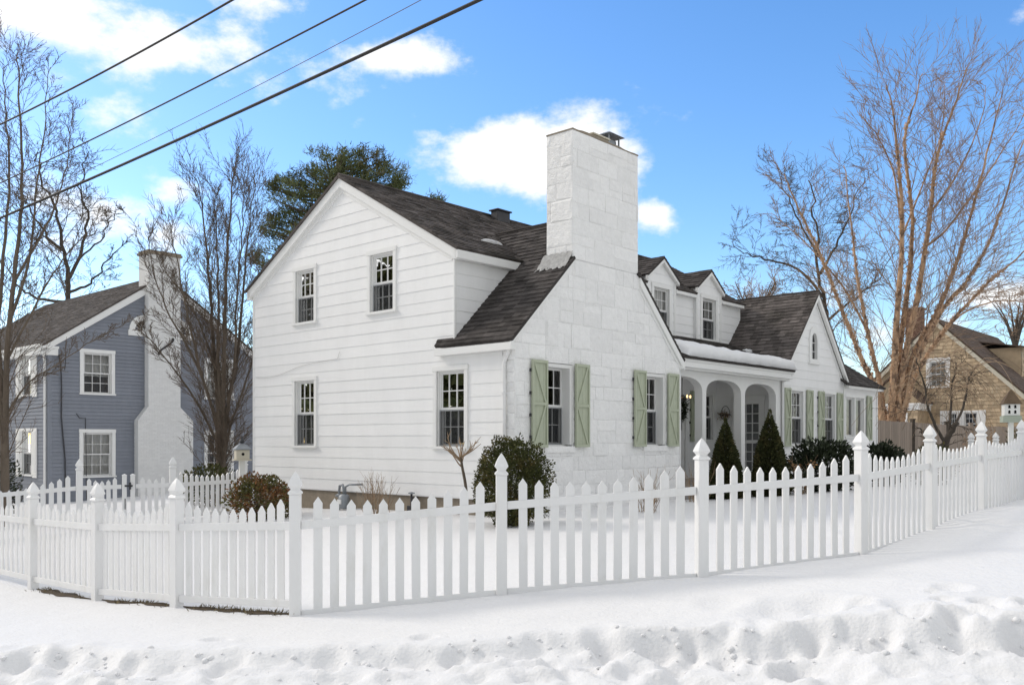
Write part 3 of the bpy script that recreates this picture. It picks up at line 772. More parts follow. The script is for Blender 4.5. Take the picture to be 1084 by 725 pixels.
# wing roof, split round the chimney
def wing_roof():
    s = .955; a = math.atan(s); c_, s_ = math.cos(a), math.sin(a)
    e0, rg_ = -.16, 2.93; z0 = 4.88 - s * (rg_ - e0)
    fl = Fr((e0, 0, z0), (0, -1, 0), (c_, 0, s_), (-s_, 0, c_)); bl = lambda t: (t - e0) / c_
    Lr = bl(rg_)
    fr_ = Fr((2 * rg_ - e0, 0, z0), Y_, (-c_, 0, s_), (s_, 0, c_))
    bc = bl(CH0 - .01)
    P1 = [(-2.05, 0), (.07, 0), (.07, bc), (-2.9, bc), (-2.05, bl(.02))]
    P2 = [(-2.9, bc + .001), (-.3, bc + .001), (-.3, Lr), (-3.7, Lr)]
    Q1 = [(-.07, 0), (1.9, 0), (2.9, bc), (-.07, bc)]; Q2 = [(.3, bc + .001), (2.9, bc + .001), (3.7, Lr), (.3, Lr)]
    P1 = [(-2.05, 0), (.07, 0), (.07, bc), (-2.86, bc)]
    return roof('wing_roof', [(fl, P1), (fl, P2), (fr_, Q1), (fr_, Q2)], 'shingle', seed=31)
wr = wing_roof()
mb = MB(); mb.tube([(2.93, .3, 4.91), (2.93, 3.6, 4.91)], .03, 6); hp(mb, 'ridge_cap', 'shingle', wr)
mb = MB(); wz = lambda t: 4.88 - .955 * (2.93 - t)
board(mb, (-.15, -.065, wz(-.15) - .125), (CH0 - .03, -.065, wz(CH0 - .03) - .125), (0, 0, 1), .055, (0, 1, 0), .075); hp(mb, 'rake_board', 'trim', bevel=.005)
mb = MB()
rz = lambda t: wz(5.86 - t)
board(mb, (CH1 + .03, -.066, rz(CH1 + .03) - .26), (6.01, -.066, rz(6.01) - .26), (0, 0, 1), .19, (0, 1, 0), .076)
board(mb, (CH1 + .03, -.03, rz(CH1 + .03) - .36), (5.9, -.03, rz(5.9) - .36), (0, 0, 1), .09, (0, 1, 0), .04)
hp(mb, 'rake_board', 'trim', bevel=.005)
mb = MB(); mb.box((-.17, -.06, wz(-.16) - .2), (-.02, 2.06, wz(-.16) - .06))            # eave board along the left
mb.box((-.0201, .0, 1.80), (.012, 2.04, 1.86)); hp(mb, 'eave_board', 'trim', bevel=.005)
mb = MB(); mb.box((5.88, -.06, 1.72), (6.03, .25, 1.86)); hp(mb, 'eave_board', 'trim', bevel=.005)
for w_ in (win1, win2):
    window(HOUSE, STONE, w_[0] + .055, w_[1] - .055, w_[2] + .03, w_[3] - .06, cols=3, rows=2, casing=.05, recess=.22, proud=-.16, sill=False, curtain=None)
for a0, a1, z in ((.43, .885, 1), (1.785, 2.24, -1), (3.90, 4.345, 1), (5.275, 5.72, -1)): shutter(HOUSE, STONE, a0, a1, -.12, 1.58, d0=.045, z=z)
# downspout at the stone corner, with an elbow below the eave
mb = MB(); mb.tube([(-.07, .10, 1.77), (-.07, .10, 1.70), (-.055, .22, 1.5), (-.055, .22, -1.3)], .038, 8); mb.box((-.12, .19, .9), (.01, .25, .94)); mb.box((-.12, .19, -.6), (.01, .25, -.56)); hp(mb, 'downspout', 'vinyl', smooth=False)

window(HOUSE, LEFT, *W_low_big, curtain='open', casing=.10)
window(HOUSE, LEFT, *W_low_left, curtain='wide', casing=.10)
window(HOUSE, LEFT, *W_up_right, curtain='full', casing=.10)
window(HOUSE, LEFT, *W_up_left, curtain='wide', casing=.10)

# ---- porch
PW, PT0, PT1 = .30, 5.86, 12.0
ARCH = [(6.52, .93), (8.57, .93), (10.64, .93)]; SPR, CRN = 1.22, 1.60
mb = MB()
pf = Fr((0, PW, 0), X, Z, (0, -1, 0))
def arch_front(d):
    """faces of the arcade front at depth d, as strips above each arch"""
    pass
NA = 20
edges = [PT0 + .02]
for c_, h_ in ARCH: edges += [c_ - h_, c_ + h_]
edges.append(PT1)
TH = .22
for k in range(0, len(edges), 2):
    x0, x1 = edges[k], edges[k + 1]
    if x1 - x0 > .02: mb.fbox(pf, x0, x1, -1.2, 1.92, -TH, 0)
for c_, h_ in ARCH:
    pts = []
    for i in range(NA + 1):
        t = math.pi - math.pi * i / NA
        pts.append((c_ + h_ * math.copysign(abs(math.cos(t)) ** .8, math.cos(t)), SPR + (CRN - SPR) * abs(math.sin(t)) ** .8))
    for i in range(NA):
        (x0, z0), (x1, z1) = pts[i], pts[i + 1]
        mb.face([pf.p(x0, z0), pf.p(x1, z1), pf.p(x1, 1.92), pf.p(x0, 1.92)]); mb.face([pf.p(x0, z0, -TH), pf.p(x1, z1, -TH), pf.p(x1, 1.92, -TH), pf.p(x0, 1.92, -TH)])
        mb.face([pf.p(x0, z0), pf.p(x1, z1), pf.p(x1, z1, -TH), pf.p(x0, z0, -TH)])
hp(mb, 'porch_arcade', 'trim')
mb = MB(); mb.box((5.9, .02, 1.80), (12.05, .30, 1.815)); mb.box((5.92, -.02, 1.79), (12.02, .06, 1.985)); mb.box((5.9, -.05, 1.93), (12.02, -.021, 2.02)); mb.box((5.92, .07, 1.74), (12.0, .295, 1.80)); hp(mb, 'porch_fascia', 'trim', bevel=.006)
mb = MB(); mb.box((5.9, .5, 1.90), (12.0, 2.44, 1.95)); hp(mb, 'porch_ceiling', 'trim')
mb = MB(); mb.box((5.9, .1, -1.2), (12.0, 2.44, -1.08)); mb.box((5.9, .12, -2.0), (12, .2, -1.2)); hp(mb, 'porch_floor', 'porch_floor')
BK = Fr((0, 2.45, 0), X, Z, (0, -1, 0)); SD = Fr((12.0, 0, 0), Y_, Z, (-1, 0, 0)); SD0 = Fr((5.86, 0, 0), Y_, Z, X)
pwin = (11.0, 11.74, .05, 1.42); fdoor = (9.2, 10.15, -1.08, 1.02); sdoor = (.95, 1.80, -1.06, 1.22)
mb = MB(); course_wall(mb, BK, [(5.9, -1.2), (12, -1.2), (12, 1.92), (5.9, 1.92)], [pwin, fdoor], EXP, BOT + .02, proud=.011)
course_wall(mb, SD, [(.52, -1.2), (2.45, -1.2), (2.45, 1.92), (.52, 1.92)], [sdoor], EXP, BOT + .02, proud=.011)
mb.fbox(SD0, .1, 2.45, -1.2, 1.92, -.05, .0)
hp(mb, 'porch_wall', 'siding')
window(HOUSE, BK, *pwin, curtain=None, casing=.09)
shutter(HOUSE, BK, 10.42, 10.86, .0, 1.48, z=1)
# glazed side door
def door(fr, r, cols, rows, nm='side_door', low=.0):
    a0, a1, b0, b1 = r
    mb = MB()
    mb.fbox(fr, a0 - .1, a0, b0, b1, -.02, .04); mb.fbox(fr, a1, a1 + .1, b0, b1, -.02, .04); mb.fbox(fr, a0 - .12, a1 + .12, b1, b1 + .13, -.02, .05)
    s = .11; y0 = b0 + .18 + low
    d0, d1 = -.06, -.015
    mb.fbox(fr, a0, a0 + s, b0, b1, d0, d1); mb.fbox(fr, a1 - s, a1, b0, b1, d0, d1); mb.fbox(fr, a0 + s, a1 - s, b0, y0, d0, d1); mb.fbox(fr, a0 + s, a1 - s, b1 - s, b1, d0, d1)
    m = b0 + (b1 - b0) * .46
    if not low: mb.fbox(fr, a0 + s, a1 - s, m - .05, m + .05, d0, d1)
    for k in range(1, cols):
        x = a0 + s + (a1 - a0 - 2 * s) * k / cols; mb.fbox(fr, x - .012, x + .012, y0, b1 - s, d0 + .01, d1 - .005)
    for k in range(1, rows):
        y = y0 + (b1 - s - y0) * k / rows; mb.fbox(fr, a0 + s, a1 - s, y - .012, y + .012, d0 + .012, d1 - .007)
    d = hp(mb, nm, 'trim')
    mb = MB(); mb.face([fr.p(a0 + .05, b0 + .05, -.04), fr.p(a1 - .05, b0 + .05, -.04), fr.p(a1 - .05, b1 - .05, -.04), fr.p(a0 + .05, b1 - .05, -.04)]); hp(mb, 'pane', 'glass', d)
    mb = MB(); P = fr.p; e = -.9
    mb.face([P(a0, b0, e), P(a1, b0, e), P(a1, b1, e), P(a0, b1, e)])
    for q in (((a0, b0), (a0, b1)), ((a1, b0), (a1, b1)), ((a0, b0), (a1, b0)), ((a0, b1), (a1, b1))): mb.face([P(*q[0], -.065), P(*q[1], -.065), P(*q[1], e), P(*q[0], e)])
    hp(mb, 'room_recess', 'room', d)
    mb = MB(); N = 30  # pleated grey sheet added behind the glass in place of its pale reflections
    for k in range(N):
        xa, xb = a0 + (a1 - a0) * k / N, a0 + (a1 - a0) * (k + 1) / N; da, db = -.10 + .008 * math.sin(k * 1.7), -.10 + .008 * math.sin((k + 1) * 1.7)
        mb.face([P(xa, b0, da), P(xb, b0, db), P(xb, b1, db), P(xa, b1, da)])
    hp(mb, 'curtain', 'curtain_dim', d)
    mb = MB(); mb.tube([fr.p(a0 + .07, b0 + 1.0, -.015), fr.p(a0 + .07, b0 + 1.0, .05), fr.p(a0 + .16, b0 + 1.0, .05)], .014, 6); hp(mb, 'handle', 'dark_metal', d)
door(SD, sdoor, 3, 7); door(BK, fdoor, 3, 2, 'front_door', 1.2)
# porch roof
a = math.atan2(1.0, 2.52); c_, s_ = math.cos(a), math.sin(a)
fp = Fr((5.9, -.10, 2.03), X, (0, c_, s_), (0, -s_, c_))
roof('porch_roof', [(fp, [(0, 0), (6.1, 0), (7.6, 2.72), (0, 2.72)])], 'shingle', seed=41)
mb = MB(); mb.tube([(11.92, -.0, 1.92), (11.92, .02, 1.85), (11.9, .24, 1.7), (11.9, .24, -1.2)], .04, 8); hp(mb, 'downspout', 'vinyl')
mb = MB(); mb.tube([(5.97, .1, 1.78), (5.92, .03, 1.6), (5.92, .03, 1.0), (5.92, .03, -1.2)], .035, 8); hp(mb, 'downspout', 'vinyl')

# ---- right gable and low wing
GC, GA, GE, GW = 14.2, 4.56, 2.12, 2.24
rw1, rw2, rw3, rwa = (12.55, 13.33, -.08, 1.50), (14.93, 15.71, -.08, 1.50), (16.62, 18.16, .16, 1.46), None
aw = (13.87, 14.38, 2.50, 3.40)
mb = MB()
course_wall(mb, RG, [(GC - GW, -1.2), (16.44, -1.2), (16.44, GE - .08), (GC, GA - .1), (GC - GW, GE - .08)], [rw1, rw2, aw], EXP, BOT + .02, proud=.011)
course_wall(mb, RG, [(16.442, -1.2), (19.4, -1.2), (19.4, 1.82), (16.442, 1.82)], [rw3], EXP, BOT + .02, proud=.011)
hp(mb, 'right_gable_wall', 'siding')
mb = MB(); mb.box((19.3, .302, -1.2), (19.4, 6, 1.82)); mb.box((12.05, 5.9, -1.2), (19.3, 6, 1.9)); mb.box((11.97, .32, -1.9), (19.38, .42, -1.202)); hp(mb, 'right_side_wall', 'siding')
gs = math.atan2(GA - GE, GW); cg, sg = math.cos(gs), math.sin(gs); tg = math.tan(gs); ov = .16
Lg = (GW + ov) / cg
f1 = Fr((GC - GW - ov, .14, GA + .04 - (GW + ov) * tg), (0, -1, 0), (cg, 0, sg), (-sg, 0, cg)); f2 = Fr((GC + GW + ov, .14, GA + .04 - (GW + ov) * tg), Y_, (-cg, 0, sg), (sg, 0, cg))
rr = roof('right_gable_roof', [(f1, [(-5.5, 0), (0, 0), (0, Lg), (-5.5, Lg)]), (f2, [(0, 0), (5.5, 0), (5.5, Lg), (0, Lg)])], 'shingle_old', seed=51)
mb = MB(); mb.tube([(GC, .14, GA + .075), (GC, 5.6, GA + .075)], .03, 6); hp(mb, 'ridge_cap', 'shingle_old', rr)
mb = MB()
for s in (-1, 1):
    board(mb, (GC + s * (GW + .13), .15, GE - .05 - .26), (GC + s * .001, .15, GA - .19), (0, 0, 1), .17, (0, 1, 0), .10)
    board(mb, (GC + s * (GW + .0), .262, GE - .05 - .28), (GC + s * .001, .262, GA - .31), (0, 0, 1), .11, (0, 1, 0), .036)
mb.box((16.42, .255, -1.2), (16.48, .298, 1.8)); mb.box((19.36, .26, -1.2), (19.43, .34, 1.8)); mb.box((11.94, .25, -1.2), (12.02, .298, 2.0))
mb.box((16.5, .12, 1.74), (19.6, .30, 1.88))
mb.box((19.402, .12, 1.74), (19.6, 5, 1.88))
hp(mb, 'right_trim', 'trim', bevel=.005)
# hip roof of the low wing
ah = math.atan(.8); ch, sh = math.cos(ah), math.sin(ah); Lh = 2.3 / ch
fh = Fr((16.2, .06, 1.86), X, (0, ch, sh), (0, -sh, ch)); fe = Fr((19.66, .06, 1.86), Y_, (-ch, 0, sh), (sh, 0, ch))
roof('hip_roof', [(fh, [(0, 0), (3.46, 0), (3.46 - 2.3, Lh), (0, Lh)]), (fe, [(0, 0), (5, 0), (5, Lh), (2.3, Lh)])], 'shingle', seed=61)
window(HOUSE, RG, *rw1, curtain='wide', casing=.09); window(HOUSE, RG, *rw2, curtain='wide', casing=.09)
window(HOUSE, RG, *rw3, cols=1, rows=1, curtain='full', casing=.09, pair=True)
for a0, a1, z in ((12.03, 12.43, 1), (13.56, 13.98, -1), (14.41, 14.82, 1), (15.84, 16.28, -1), (18.40, 18.82, -1)): shutter(HOUSE, RG, a0, a1, -.15 if a0 < 18 else .02, 1.56, z=z)
# arched attic window
mb = MB(); a0, a1, b0, b1 = aw; cx, hw = (a0 + a1) / 2, (a1 - a0) / 2; N = 14
def arc(r, z0): return [(cx + r * math.cos(math.pi * i / N), z0 + r * 1.35 * math.sin(math.pi * i / N)) for i in range(N + 1)]
zs = b1 - hw * 1.2
outer = [(cx + hw + .09, b0 - .05)] + arc(hw + .09, zs - .02) + [(cx - hw - .09, b0 - .05)]
inner = [(cx + hw - .05, b0 + .03)] + arc(hw - .05, zs - .04) + [(cx - hw + .05, b0 + .03)]
n = len(outer)
for d0, d1 in ((-.06, .045),):
    for k in range(n):
        j = (k + 1) % n
        o0, o1, i0, i1 = outer[k], outer[j], inner[k], inner[j]
        mb.face([RG.p(*o0, d1), RG.p(*o1, d1), RG.p(*i1, d1), RG.p(*i0, d1)]); mb.face([RG.p(*o0, 0), RG.p(*o1, 0), RG.p(*o1, d1), RG.p(*o0, d1)]); mb.face([RG.p(*i0, d0), RG.p(*i1, d0), RG.p(*i1, d1), RG.p(*i0, d1)])
mb.fbox(RG, cx - hw - .12, cx + hw + .12, b0 - .13, b0 - .052, -.01, .07)
awn = hp(mb, 'arched_window', 'trim')
mb = MB(); mb.fbox(RG, cx - .012, cx + .012, b0 + .03, zs + hw * 1.2, -.045, -.03)
for f in (.3, .6): mb.fbox(RG, cx - hw + .05, cx + hw - .05, b0 + (b1 - b0) * f - .012, b0 + (b1 - b0) * f + .012, -.046, -.032)
hp(mb, 'sash', 'frame', awn)
mb = MB(); mb.face([RG.p(x, z, -.05) for x, z in inner]); hp(mb, 'pane', 'glass', awn)
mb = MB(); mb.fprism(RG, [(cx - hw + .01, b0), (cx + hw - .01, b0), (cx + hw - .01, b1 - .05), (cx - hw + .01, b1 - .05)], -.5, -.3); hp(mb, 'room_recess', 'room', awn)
# cable run loosely across the gable end
mb = MB(); pts = []
for k in range(30):
    f = k / 29; pts.append((-.024, 8.85 - 3.4 * f, 1.62 + .28 * f - .10 * math.sin(f * 6.5) * (1 - f)))
pts += [(-.024, 5.40, 2.02), (-.024, 5.36, 2.05)]
mb.tube(pts, .0045, 5); hp(mb, 'wall_cable', 'wall_cable')

# ---- things on and about the white house
def hw_(t, w, z): 
    u = Vector((math.cos(UAX), math.sin(UAX), 0)); v = Vector((-u.y, u.x, 0))
    return Vector((.05, 17.0, DZ)) + u * t + v * w + Vector((0, 0, z))
# snow slab on the porch roof
mb = MB(); NX, NY = 70, 14; grid = {}
for i in range(NX + 1):
    for j in range(NY + 1):
        f, g = i / NX, j / NY
        lim = 1.35 + .25 * math.sin(f * 7) + .2 * mnoise.noise((f * 9, 1, 0)) - .25 * f
        t = .25 + f * 5.95
        b = -.02 + .05 * mnoise.noise((f * 14, 7, 3)) + g * (lim)
        h = .22 * (1 - g ** 3) * min(1, min(f, 1 - f) * 25) ** .5 + .05 * mnoise.noise((f * 22, g * 4, 5))
        h *= (.35 + .65 * min(1, g * 8)) if g > 0 else .0
        h += .03 * mnoise.noise((f * 60, g * 9, 8)) * (1 - g)
        grid[i, j] = mb.vert(fp.p(t, b - (.06 * min(1, g * 6) if g < .3 else 0), max(.004, h) + .022))
for i in range(NX):
    for j in range(NY): mb.idx((grid[i, j], grid[i + 1, j], grid[i + 1, j + 1], grid[i, j + 1]))
lo = [mb.vert(fp.p(.25 + i / NX * 5.95, 0.0 + .05 * mnoise.noise((i / NX * 14, 7, 3)), .02)) for i in range(NX + 1)]
for i in range(NX): mb.idx((lo[i], lo[i + 1], grid[i + 1, 0], grid[i, 0]))
def top_mesh(mb, name, mt, label, cat, **k):
    o = mb.build(name, M[mt], None, dz=DZ, smooth=k.pop('smooth', False)); o.location = (.05, 17.0, 0); o.rotation_euler = (0, 0, UAX)
    return tag(o, label, cat, **k)
top_mesh(mb, 'snow_slab', 'snow', 'thick slab of snow lying along the porch roof above the arches', 'snow', smooth=True)
def snow_patch(c, rx, ry, fr_, label, seed, h=.06):
    mb = MB(); rg = random.Random(seed); N = 18; rings = []
    for k, (f, hh) in enumerate(((1, .0), (.8, .7), (.45, 1.0))):
        rings.append([mb.vert(fr_.p(c[0] + rx * f * math.cos(2 * math.pi * i / N) * (1 + .3 * math.sin(i * 1.9 + seed)), c[1] + ry * f * math.sin(2 * math.pi * i / N) * (1 + .3 * math.sin(i * 2.7 + seed)), .02 + h * hh)) for i in range(N)])
    for k in range(2):
        for i in range(N): mb.idx((rings[k][i], rings[k][(i + 1) % N], rings[k + 1][(i + 1) % N], rings[k + 1][i]))
    mb.idx(rings[2])
    top_mesh(mb, 'snow_patch', 'snow', label, 'snow', smooth=True)
snow_patch((1.95, 1.05), .30, .05, fA, 'small sliver of snow left on the main roof just above the valley', 2)
snow_patch((-1.55, .95), .22, .10, f1, 'little clump of snow on the right gable roof slope above the snow slab', 3, .1)

def wreath():
    mb = MB(); rg = random.Random(3); c = V(9.72, 2.36, .95)
    for k in range(900):
        t = rg.random() * 2 * math.pi; r = .25 + rg.gauss(0, .04); p = V(c.x + r * math.cos(t), c.y - abs(rg.gauss(0, .04)), c.z + r * math.sin(t) * 1.15)
        d = V(rg.gauss(0, 1), rg.gauss(0, .5), rg.gauss(0, 1)).normalized(); e = d.orthogonal().normalized() * .02
        mb.face([p, p + d * .06 + e, p + d * .11, p + d * .06 - e], rg.random())
    top_mesh(mb, 'door_wreath', 'rhodo', 'dark evergreen wreath hanging in the shade at the back of the arched porch', 'wreath')
wreath()
CH_P = hw_(8.2, 1.35, 1.12)
ch = thing('porch_chandelier', 'small chandelier with lit bulbs hanging from the porch ceiling', 'chandelier', CH_P, UAX)
mb = MB(); mb.tube([(0, 0, .78), (0, 0, .08)], .009, 5); mb.lathe((0, 0, -.08), [(.01, 0), (.03, .05), (.015, .1), (.025, .16), (.008, .2)], 8); mb.build('stem', M['dark_metal'], ch)
for k in range(5):
    t = k * 2 * math.pi / 5 + .55
    mb = MB(); mb.tube([(.02 * math.cos(t), .02 * math.sin(t), 0), (.12 * math.cos(t), .12 * math.sin(t), -.06), (.22 * math.cos(t), .22 * math.sin(t), .0), (.23 * math.cos(t), .23 * math.sin(t), .03)], .009, 5)
    arm = mb.build('arm', M['dark_metal'], ch)
    mb = MB(); mb.lathe((.23 * math.cos(t), .23 * math.sin(t), .03), [(.010, 0), (.022, .025), (.024, .05), (.008, .085)], 8); mb.build('bulb', M['bulb'], arm, smooth=True)
bk = thing('wall_basket', 'wire wall basket hung beside the glazed porch door', 'basket', hw_(11.94, 2.1, .78), UAX)
mb = MB(); 
for k in range(7):
    t = math.pi * k / 6; mb.tube([(-.02 - .16 * math.sin(t), .17 * math.cos(t), .02), (-.02 - .1 * math.sin(t), .10 * math.cos(t), -.1), (-.02, 0, -.14)], .006, 4)
mb.tube([(-.02 - .16 * math.sin(math.pi * k / 12), .17 * math.cos(math.pi * k / 12), .02) for k in range(13)], .01, 5); mb.build('basket', M['dark_metal'], bk)
mb = MB(); mb.tube([(-.02, .15 * math.cos(math.pi * k / 10), .02 + .27 * math.sin(math.pi * k / 10)) for k in range(11)], .009, 5); mb.build('handle', M['dark_metal'], bk)
mb = MB(); rg = random.Random(4)
for k in range(160):
    p = V(-.1 + rg.gauss(0, .05), rg.gauss(0, .08), .0 + rg.gauss(0, .05)); d = V(rg.gauss(0, 1), rg.gauss(0, 1), rg.gauss(.4, 1)).normalized() * .07; e = d.orthogonal().normalized() * .02
    mb.face([p, p + d * .5 + e, p + d, p + d * .5 - e], rg.random())
mb.build('dried_leaves', M['dry_twig'], bk)
# porch chair
pc = thing('porch_chair', 'pale slatted chair standing on the porch near the stone corner', 'chair', hw_(8.1, 1.75, -1.08), UAX + .5)
mb = MB()
for k in range(6): mb.box((-.25 + k * .085, -.24, .40), (-.25 + k * .085 + .07, .24, .425))
mb.build('seat', M['wicker'], pc)
mb = MB(); mb.tube([(-.25, .24, .42), (-.25, .32, 1.0)], .018, 6); mb.tube([(.25, .24, .42), (.25, .32, 1.0)], .018, 6); mb.tube([(-.25, .32, 1.0), (0, .325, 1.05), (.25, .32, 1.0)], .018, 6)
for k in range(7): mb.tube([(-.2 + k * .066, .25, .46), (-.2 + k * .066, .32, 1.02)], .009, 5)
mb.build('backrest', M['wicker'], pc)
for x, y in ((-.23, -.22), (.23, -.22), (-.23, .23), (.23, .23)):
    mb = MB(); mb.tube([(x, y, .4), (x * 1.08, y * 1.08, .0)], .02, 6); mb.build('leg', M['wicker'], pc)
for s in (-1, 1):
    mb = MB(); mb.tube([(s * .26, .28, .66), (s * .28, -.2, .66), (s * .26, -.22, .42)], .016, 6); mb.build('armrest', M['wicker'], pc)

# gas meter and the second pipe set, standing against the foundation
def meter(t, w, label):
    r = thing('gas_meter', label, 'gas meter', hw_(t, w, -1.62), UAX); return r
gm = meter(-.22, 4.95, 'grey gas meter with a looped pipe against the gable foundation')
mb = MB(); mb.tube([(0, .18, -.2), (0, .18, .5), (0, .16, .62), (0, .05, .64), (0, .02, .58), (0, .0, .42)], .03, 7); mb.tube([(0, -.05, .42), (0, -.05, .6), (0, -.2, .66), (0, -.34, .66), (.1, -.38, .66), (.22, -.38, .66)], .024, 7); mb.build('pipe', M['metal'], gm, smooth=True)
mb = MB(); mb.lathe((0, 0, .1), [(.06, 0), (.12, .03), (.13, .16), (.12, .3), (.06, .34)], 10); mb.build('meter_body', M['metal'], gm, smooth=True)
mb = MB(); mb.box((-.15, -.06, .22), (-.12, .06, .32)); mb.build('dial', M['trim'], gm)
mb = MB(); mb.lathe((0, .18, .36), [(.03, 0), (.085, .02), (.09, .05), (.03, .08)], 10); mb.build('regulator', M['metal'], gm)
um = thing('hose_tap', 'dark tap and pipe stand by the foundation under the large gable window', 'tap', hw_(-.16, 2.75, -1.6), UAX)
mb = MB(); mb.tube([(0, 0, -.2), (0, 0, .5)], .024, 6); mb.tube([(0, 0, .42), (.06, 0, .42), (.18, 0, .42)], .018, 6); mb.tube([(0, -.02, .3), (0, -.22, .28), (0, -.24, -.1)], .018, 6); mb.build('pipe', M['dark_metal'], um)
mb = MB(); mb.lathe((0, 0, .5), [(.02, 0), (.07, .01), (.07, .03), (.02, .05)], 8); mb.build('valve_wheel', M['metal'], um)
mb = MB(); mb.box((-.06, -.12, .12), (.05, .08, .26)); mb.build('box', M['dark_metal'], um, bevel=.01)

# ------------------------------------------------------------------ the blue-grey house on the left
BZ = 2.2
BLUE = thing('blue_house', 'blue grey clapboard house with a white brick chimney on its gable end', 'house', (-15.5, 30.0, -.7), UAX)
def bp_(mb, name, mt, parent=None, **k): return mb.build(name, M[mt], parent or BLUE, dz=BZ, **k)
BF = Fr((0, 0, 0), X, Z, (0, -1, 0)); BL = Fr((0, 0, 0), Y_, Z, (-1, 0, 0))
BW, BD, BE, BA = 8.0, 11.0, 3.30, 6.05
bs_ = (BA - BE) / (BW / 2)
bw = [(1.14, 2.10, 1.66, 3.06), (1.12, 2.12, -1.2, .30), (5.75, 6.75, 1.66, 3.06), (5.75, 6.75, -1.2, .30)]
bl = [(1.40, 2.30, 1.62, 3.0), (1.40, 2.30, -1.15, .35), (5.0, 5.9, 1.62, 3.0), (5.0, 5.9, -1.15, .35)]
mb = MB(); course_wall(mb, BF, [(0, -2.6), (BW, -2.6), (BW, BE), (BW / 2, BA - .05), (0, BE)], bw, .125, -2.6, proud=.022); bp_(mb, 'gable_wall', 'blue_siding')
mb = MB(); course_wall(mb, BL, [(0, -2.6), (BD, -2.6), (BD, BE), (0, BE)], bl, .125, -2.6, proud=.022)
mb.box((BW - .1, .02, -2.6), (BW, BD, BE)); mb.box((.02, BD - .1, -2.6), (BW - .1, BD, BE)); bp_(mb, 'side_wall', 'blue_siding')
mb = MB(); mb.box((-.02, -.02, -2.6), (.1, .1, BE)); mb.box((BW - .1, -.02, -2.6), (BW + .02, -.001, BE)); bp_(mb, 'corner_board', 'blue_siding')
ab = math.atan(bs_); cb, sb = math.cos(ab), math.sin(ab); Lb = (BW / 2 + .25) / cb
z0 = BA + .06 - (BW / 2 + .25) * bs_
g1 = Fr((-.25, -.12, z0), (0, -1, 0), (cb, 0, sb), (-sb, 0, cb)); g2 = Fr((BW + .25, -.12, z0), Y_, (-cb, 0, sb), (sb, 0, cb))
mb = MB(); shingle_roof(mb, g1, [(-BD - .2, 0), (0, 0), (0, Lb), (-BD - .2, Lb)], seed=71); shingle_roof(mb, g2, [(0, 0), (BD + .2, 0), (BD + .2, Lb), (0, Lb)], seed=72); bp_(mb, 'roof', 'blue_roof')
mb = MB()
for s, x0 in ((1, -.22), (-1, BW + .22)): board(mb, (x0, -.10, BE - .42 + .06), (BW / 2 + .001 * s, -.10, BA - .30), (0, 0, 1), .27, (0, 1, 0), .10)
mb.box((-.22, -.10, BE - .42), (.28, .0 - .003, BE - .18)); mb.box((-.25, -.13, BE - .20), (.30, -.004, BE - .12)); mb.box((-.24, 0, BE - .38), (-.02, BD, BE - .16)); mb.box((-.30, -.1, BE - .16), (-.2, BD, BE - .06))
bp_(mb, 'eave_trim', 'trim', bevel=.006)
mb = MB(); mb.tube([(-.2, .12, BE - .1), (-.12, .12, BE - .35), (-.07, .12, BE - .6), (-.07, .12, -2.4)], .045, 8); bp_(mb, 'downspout', 'trim')
# chimney with shouldered base
c0, c1 = 3.3, 4.52
mb = MB()
def brick(fr_, poly, seed):
    rg = random.Random(seed); b = min(p[1] for p in poly); k = 0
    mb.fprism(fr_, poly, -.3, 0, .5)
    while b < max(p[1] for p in poly):
        a_ = min(p[0] for p in poly) - (.1 if k % 2 else 0)
        while a_ < max(p[0] for p in poly):
            q = rect_clip(poly, a_ + .004, a_ + .2, b + .004, b + .066)
            if q: mb.fprism(fr_, q, 0, .004 + rg.random() * .003, rg.random())
            a_ += .204
        b += .07; k += 1
CB = Fr((0, -.30, 0), X, Z, (0, -1, 0))
L0, R0, L1, R1 = 2.92, 5.02, 3.3, 4.52
for part_ in ([(L0, -2.6), (R0, -2.6), (R0, .75), (L0, .75)], [(L0, .751), (R0, .751), (R1, 1.25), (L1, 1.25)], [(L1, 1.251), (R1, 1.251), (R1, 6.75), (L1, 6.75)]): brick(CB, part_, int(part_[0][1] * 10))
mb.box((L1 + .004, -.25, 3.0), (R1 - .004, .45, 6.75))
bch = bp_(mb, 'chimney', 'white_brick')
mb = MB(); mb.box((3.25, -.36, 6.752), (4.58, .50, 6.84)); mb.box((3.28, -.33, 6.843), (4.55, .46, 6.90)); bp_(mb, 'chimney_cap', 'foundation', bch, bevel=.01)
mb = MB(); pts = []
for k in range(33):     # wrought S scroll
    f = k / 32; s = -1 if f < .5 else 1
    t = (f - .5) * 2
    ang_ = t * 4.2; rr_ = .24 * (1 - .55 * abs(t))
    pts.append((3.95 + t * .34 + .13 * math.sin(ang_), -.335, 3.45 + .30 * math.sin(t * 2.6) * (1 - .35 * abs(t)) - .12 * t * math.cos(ang_)))
mb.tube(pts, .035, 6); bp_(mb, 'iron_scroll', 'dark_metal', bch)
for q, cur in zip(bw, ('half', 'full', 'full', 'open')): window(BLUE, BF, *q, cols=3 if q[0] < 5 else 3, curtain=cur, casing=.12, screen=False, dz=BZ)
for q in bl:
    window(BLUE, BL, *q, curtain='open', casing=.10, dz=BZ)
    for a0, a1 in ((q[0] - .50, q[0] - .115), (q[1] + .115, q[1] + .50)):
        S = MB(); S.fbox(BL, a0, a1, q[2] - .1, q[3] + .1, .02, .05)
        for k in range(16):
            y = q[2] + (q[3] - q[2]) * (k + .2) / 16; S.fbox(BL, a0 + .06, a1 - .06, y, y + .05, .05, .062)
        bp_(S, 'shutter', 'trim')
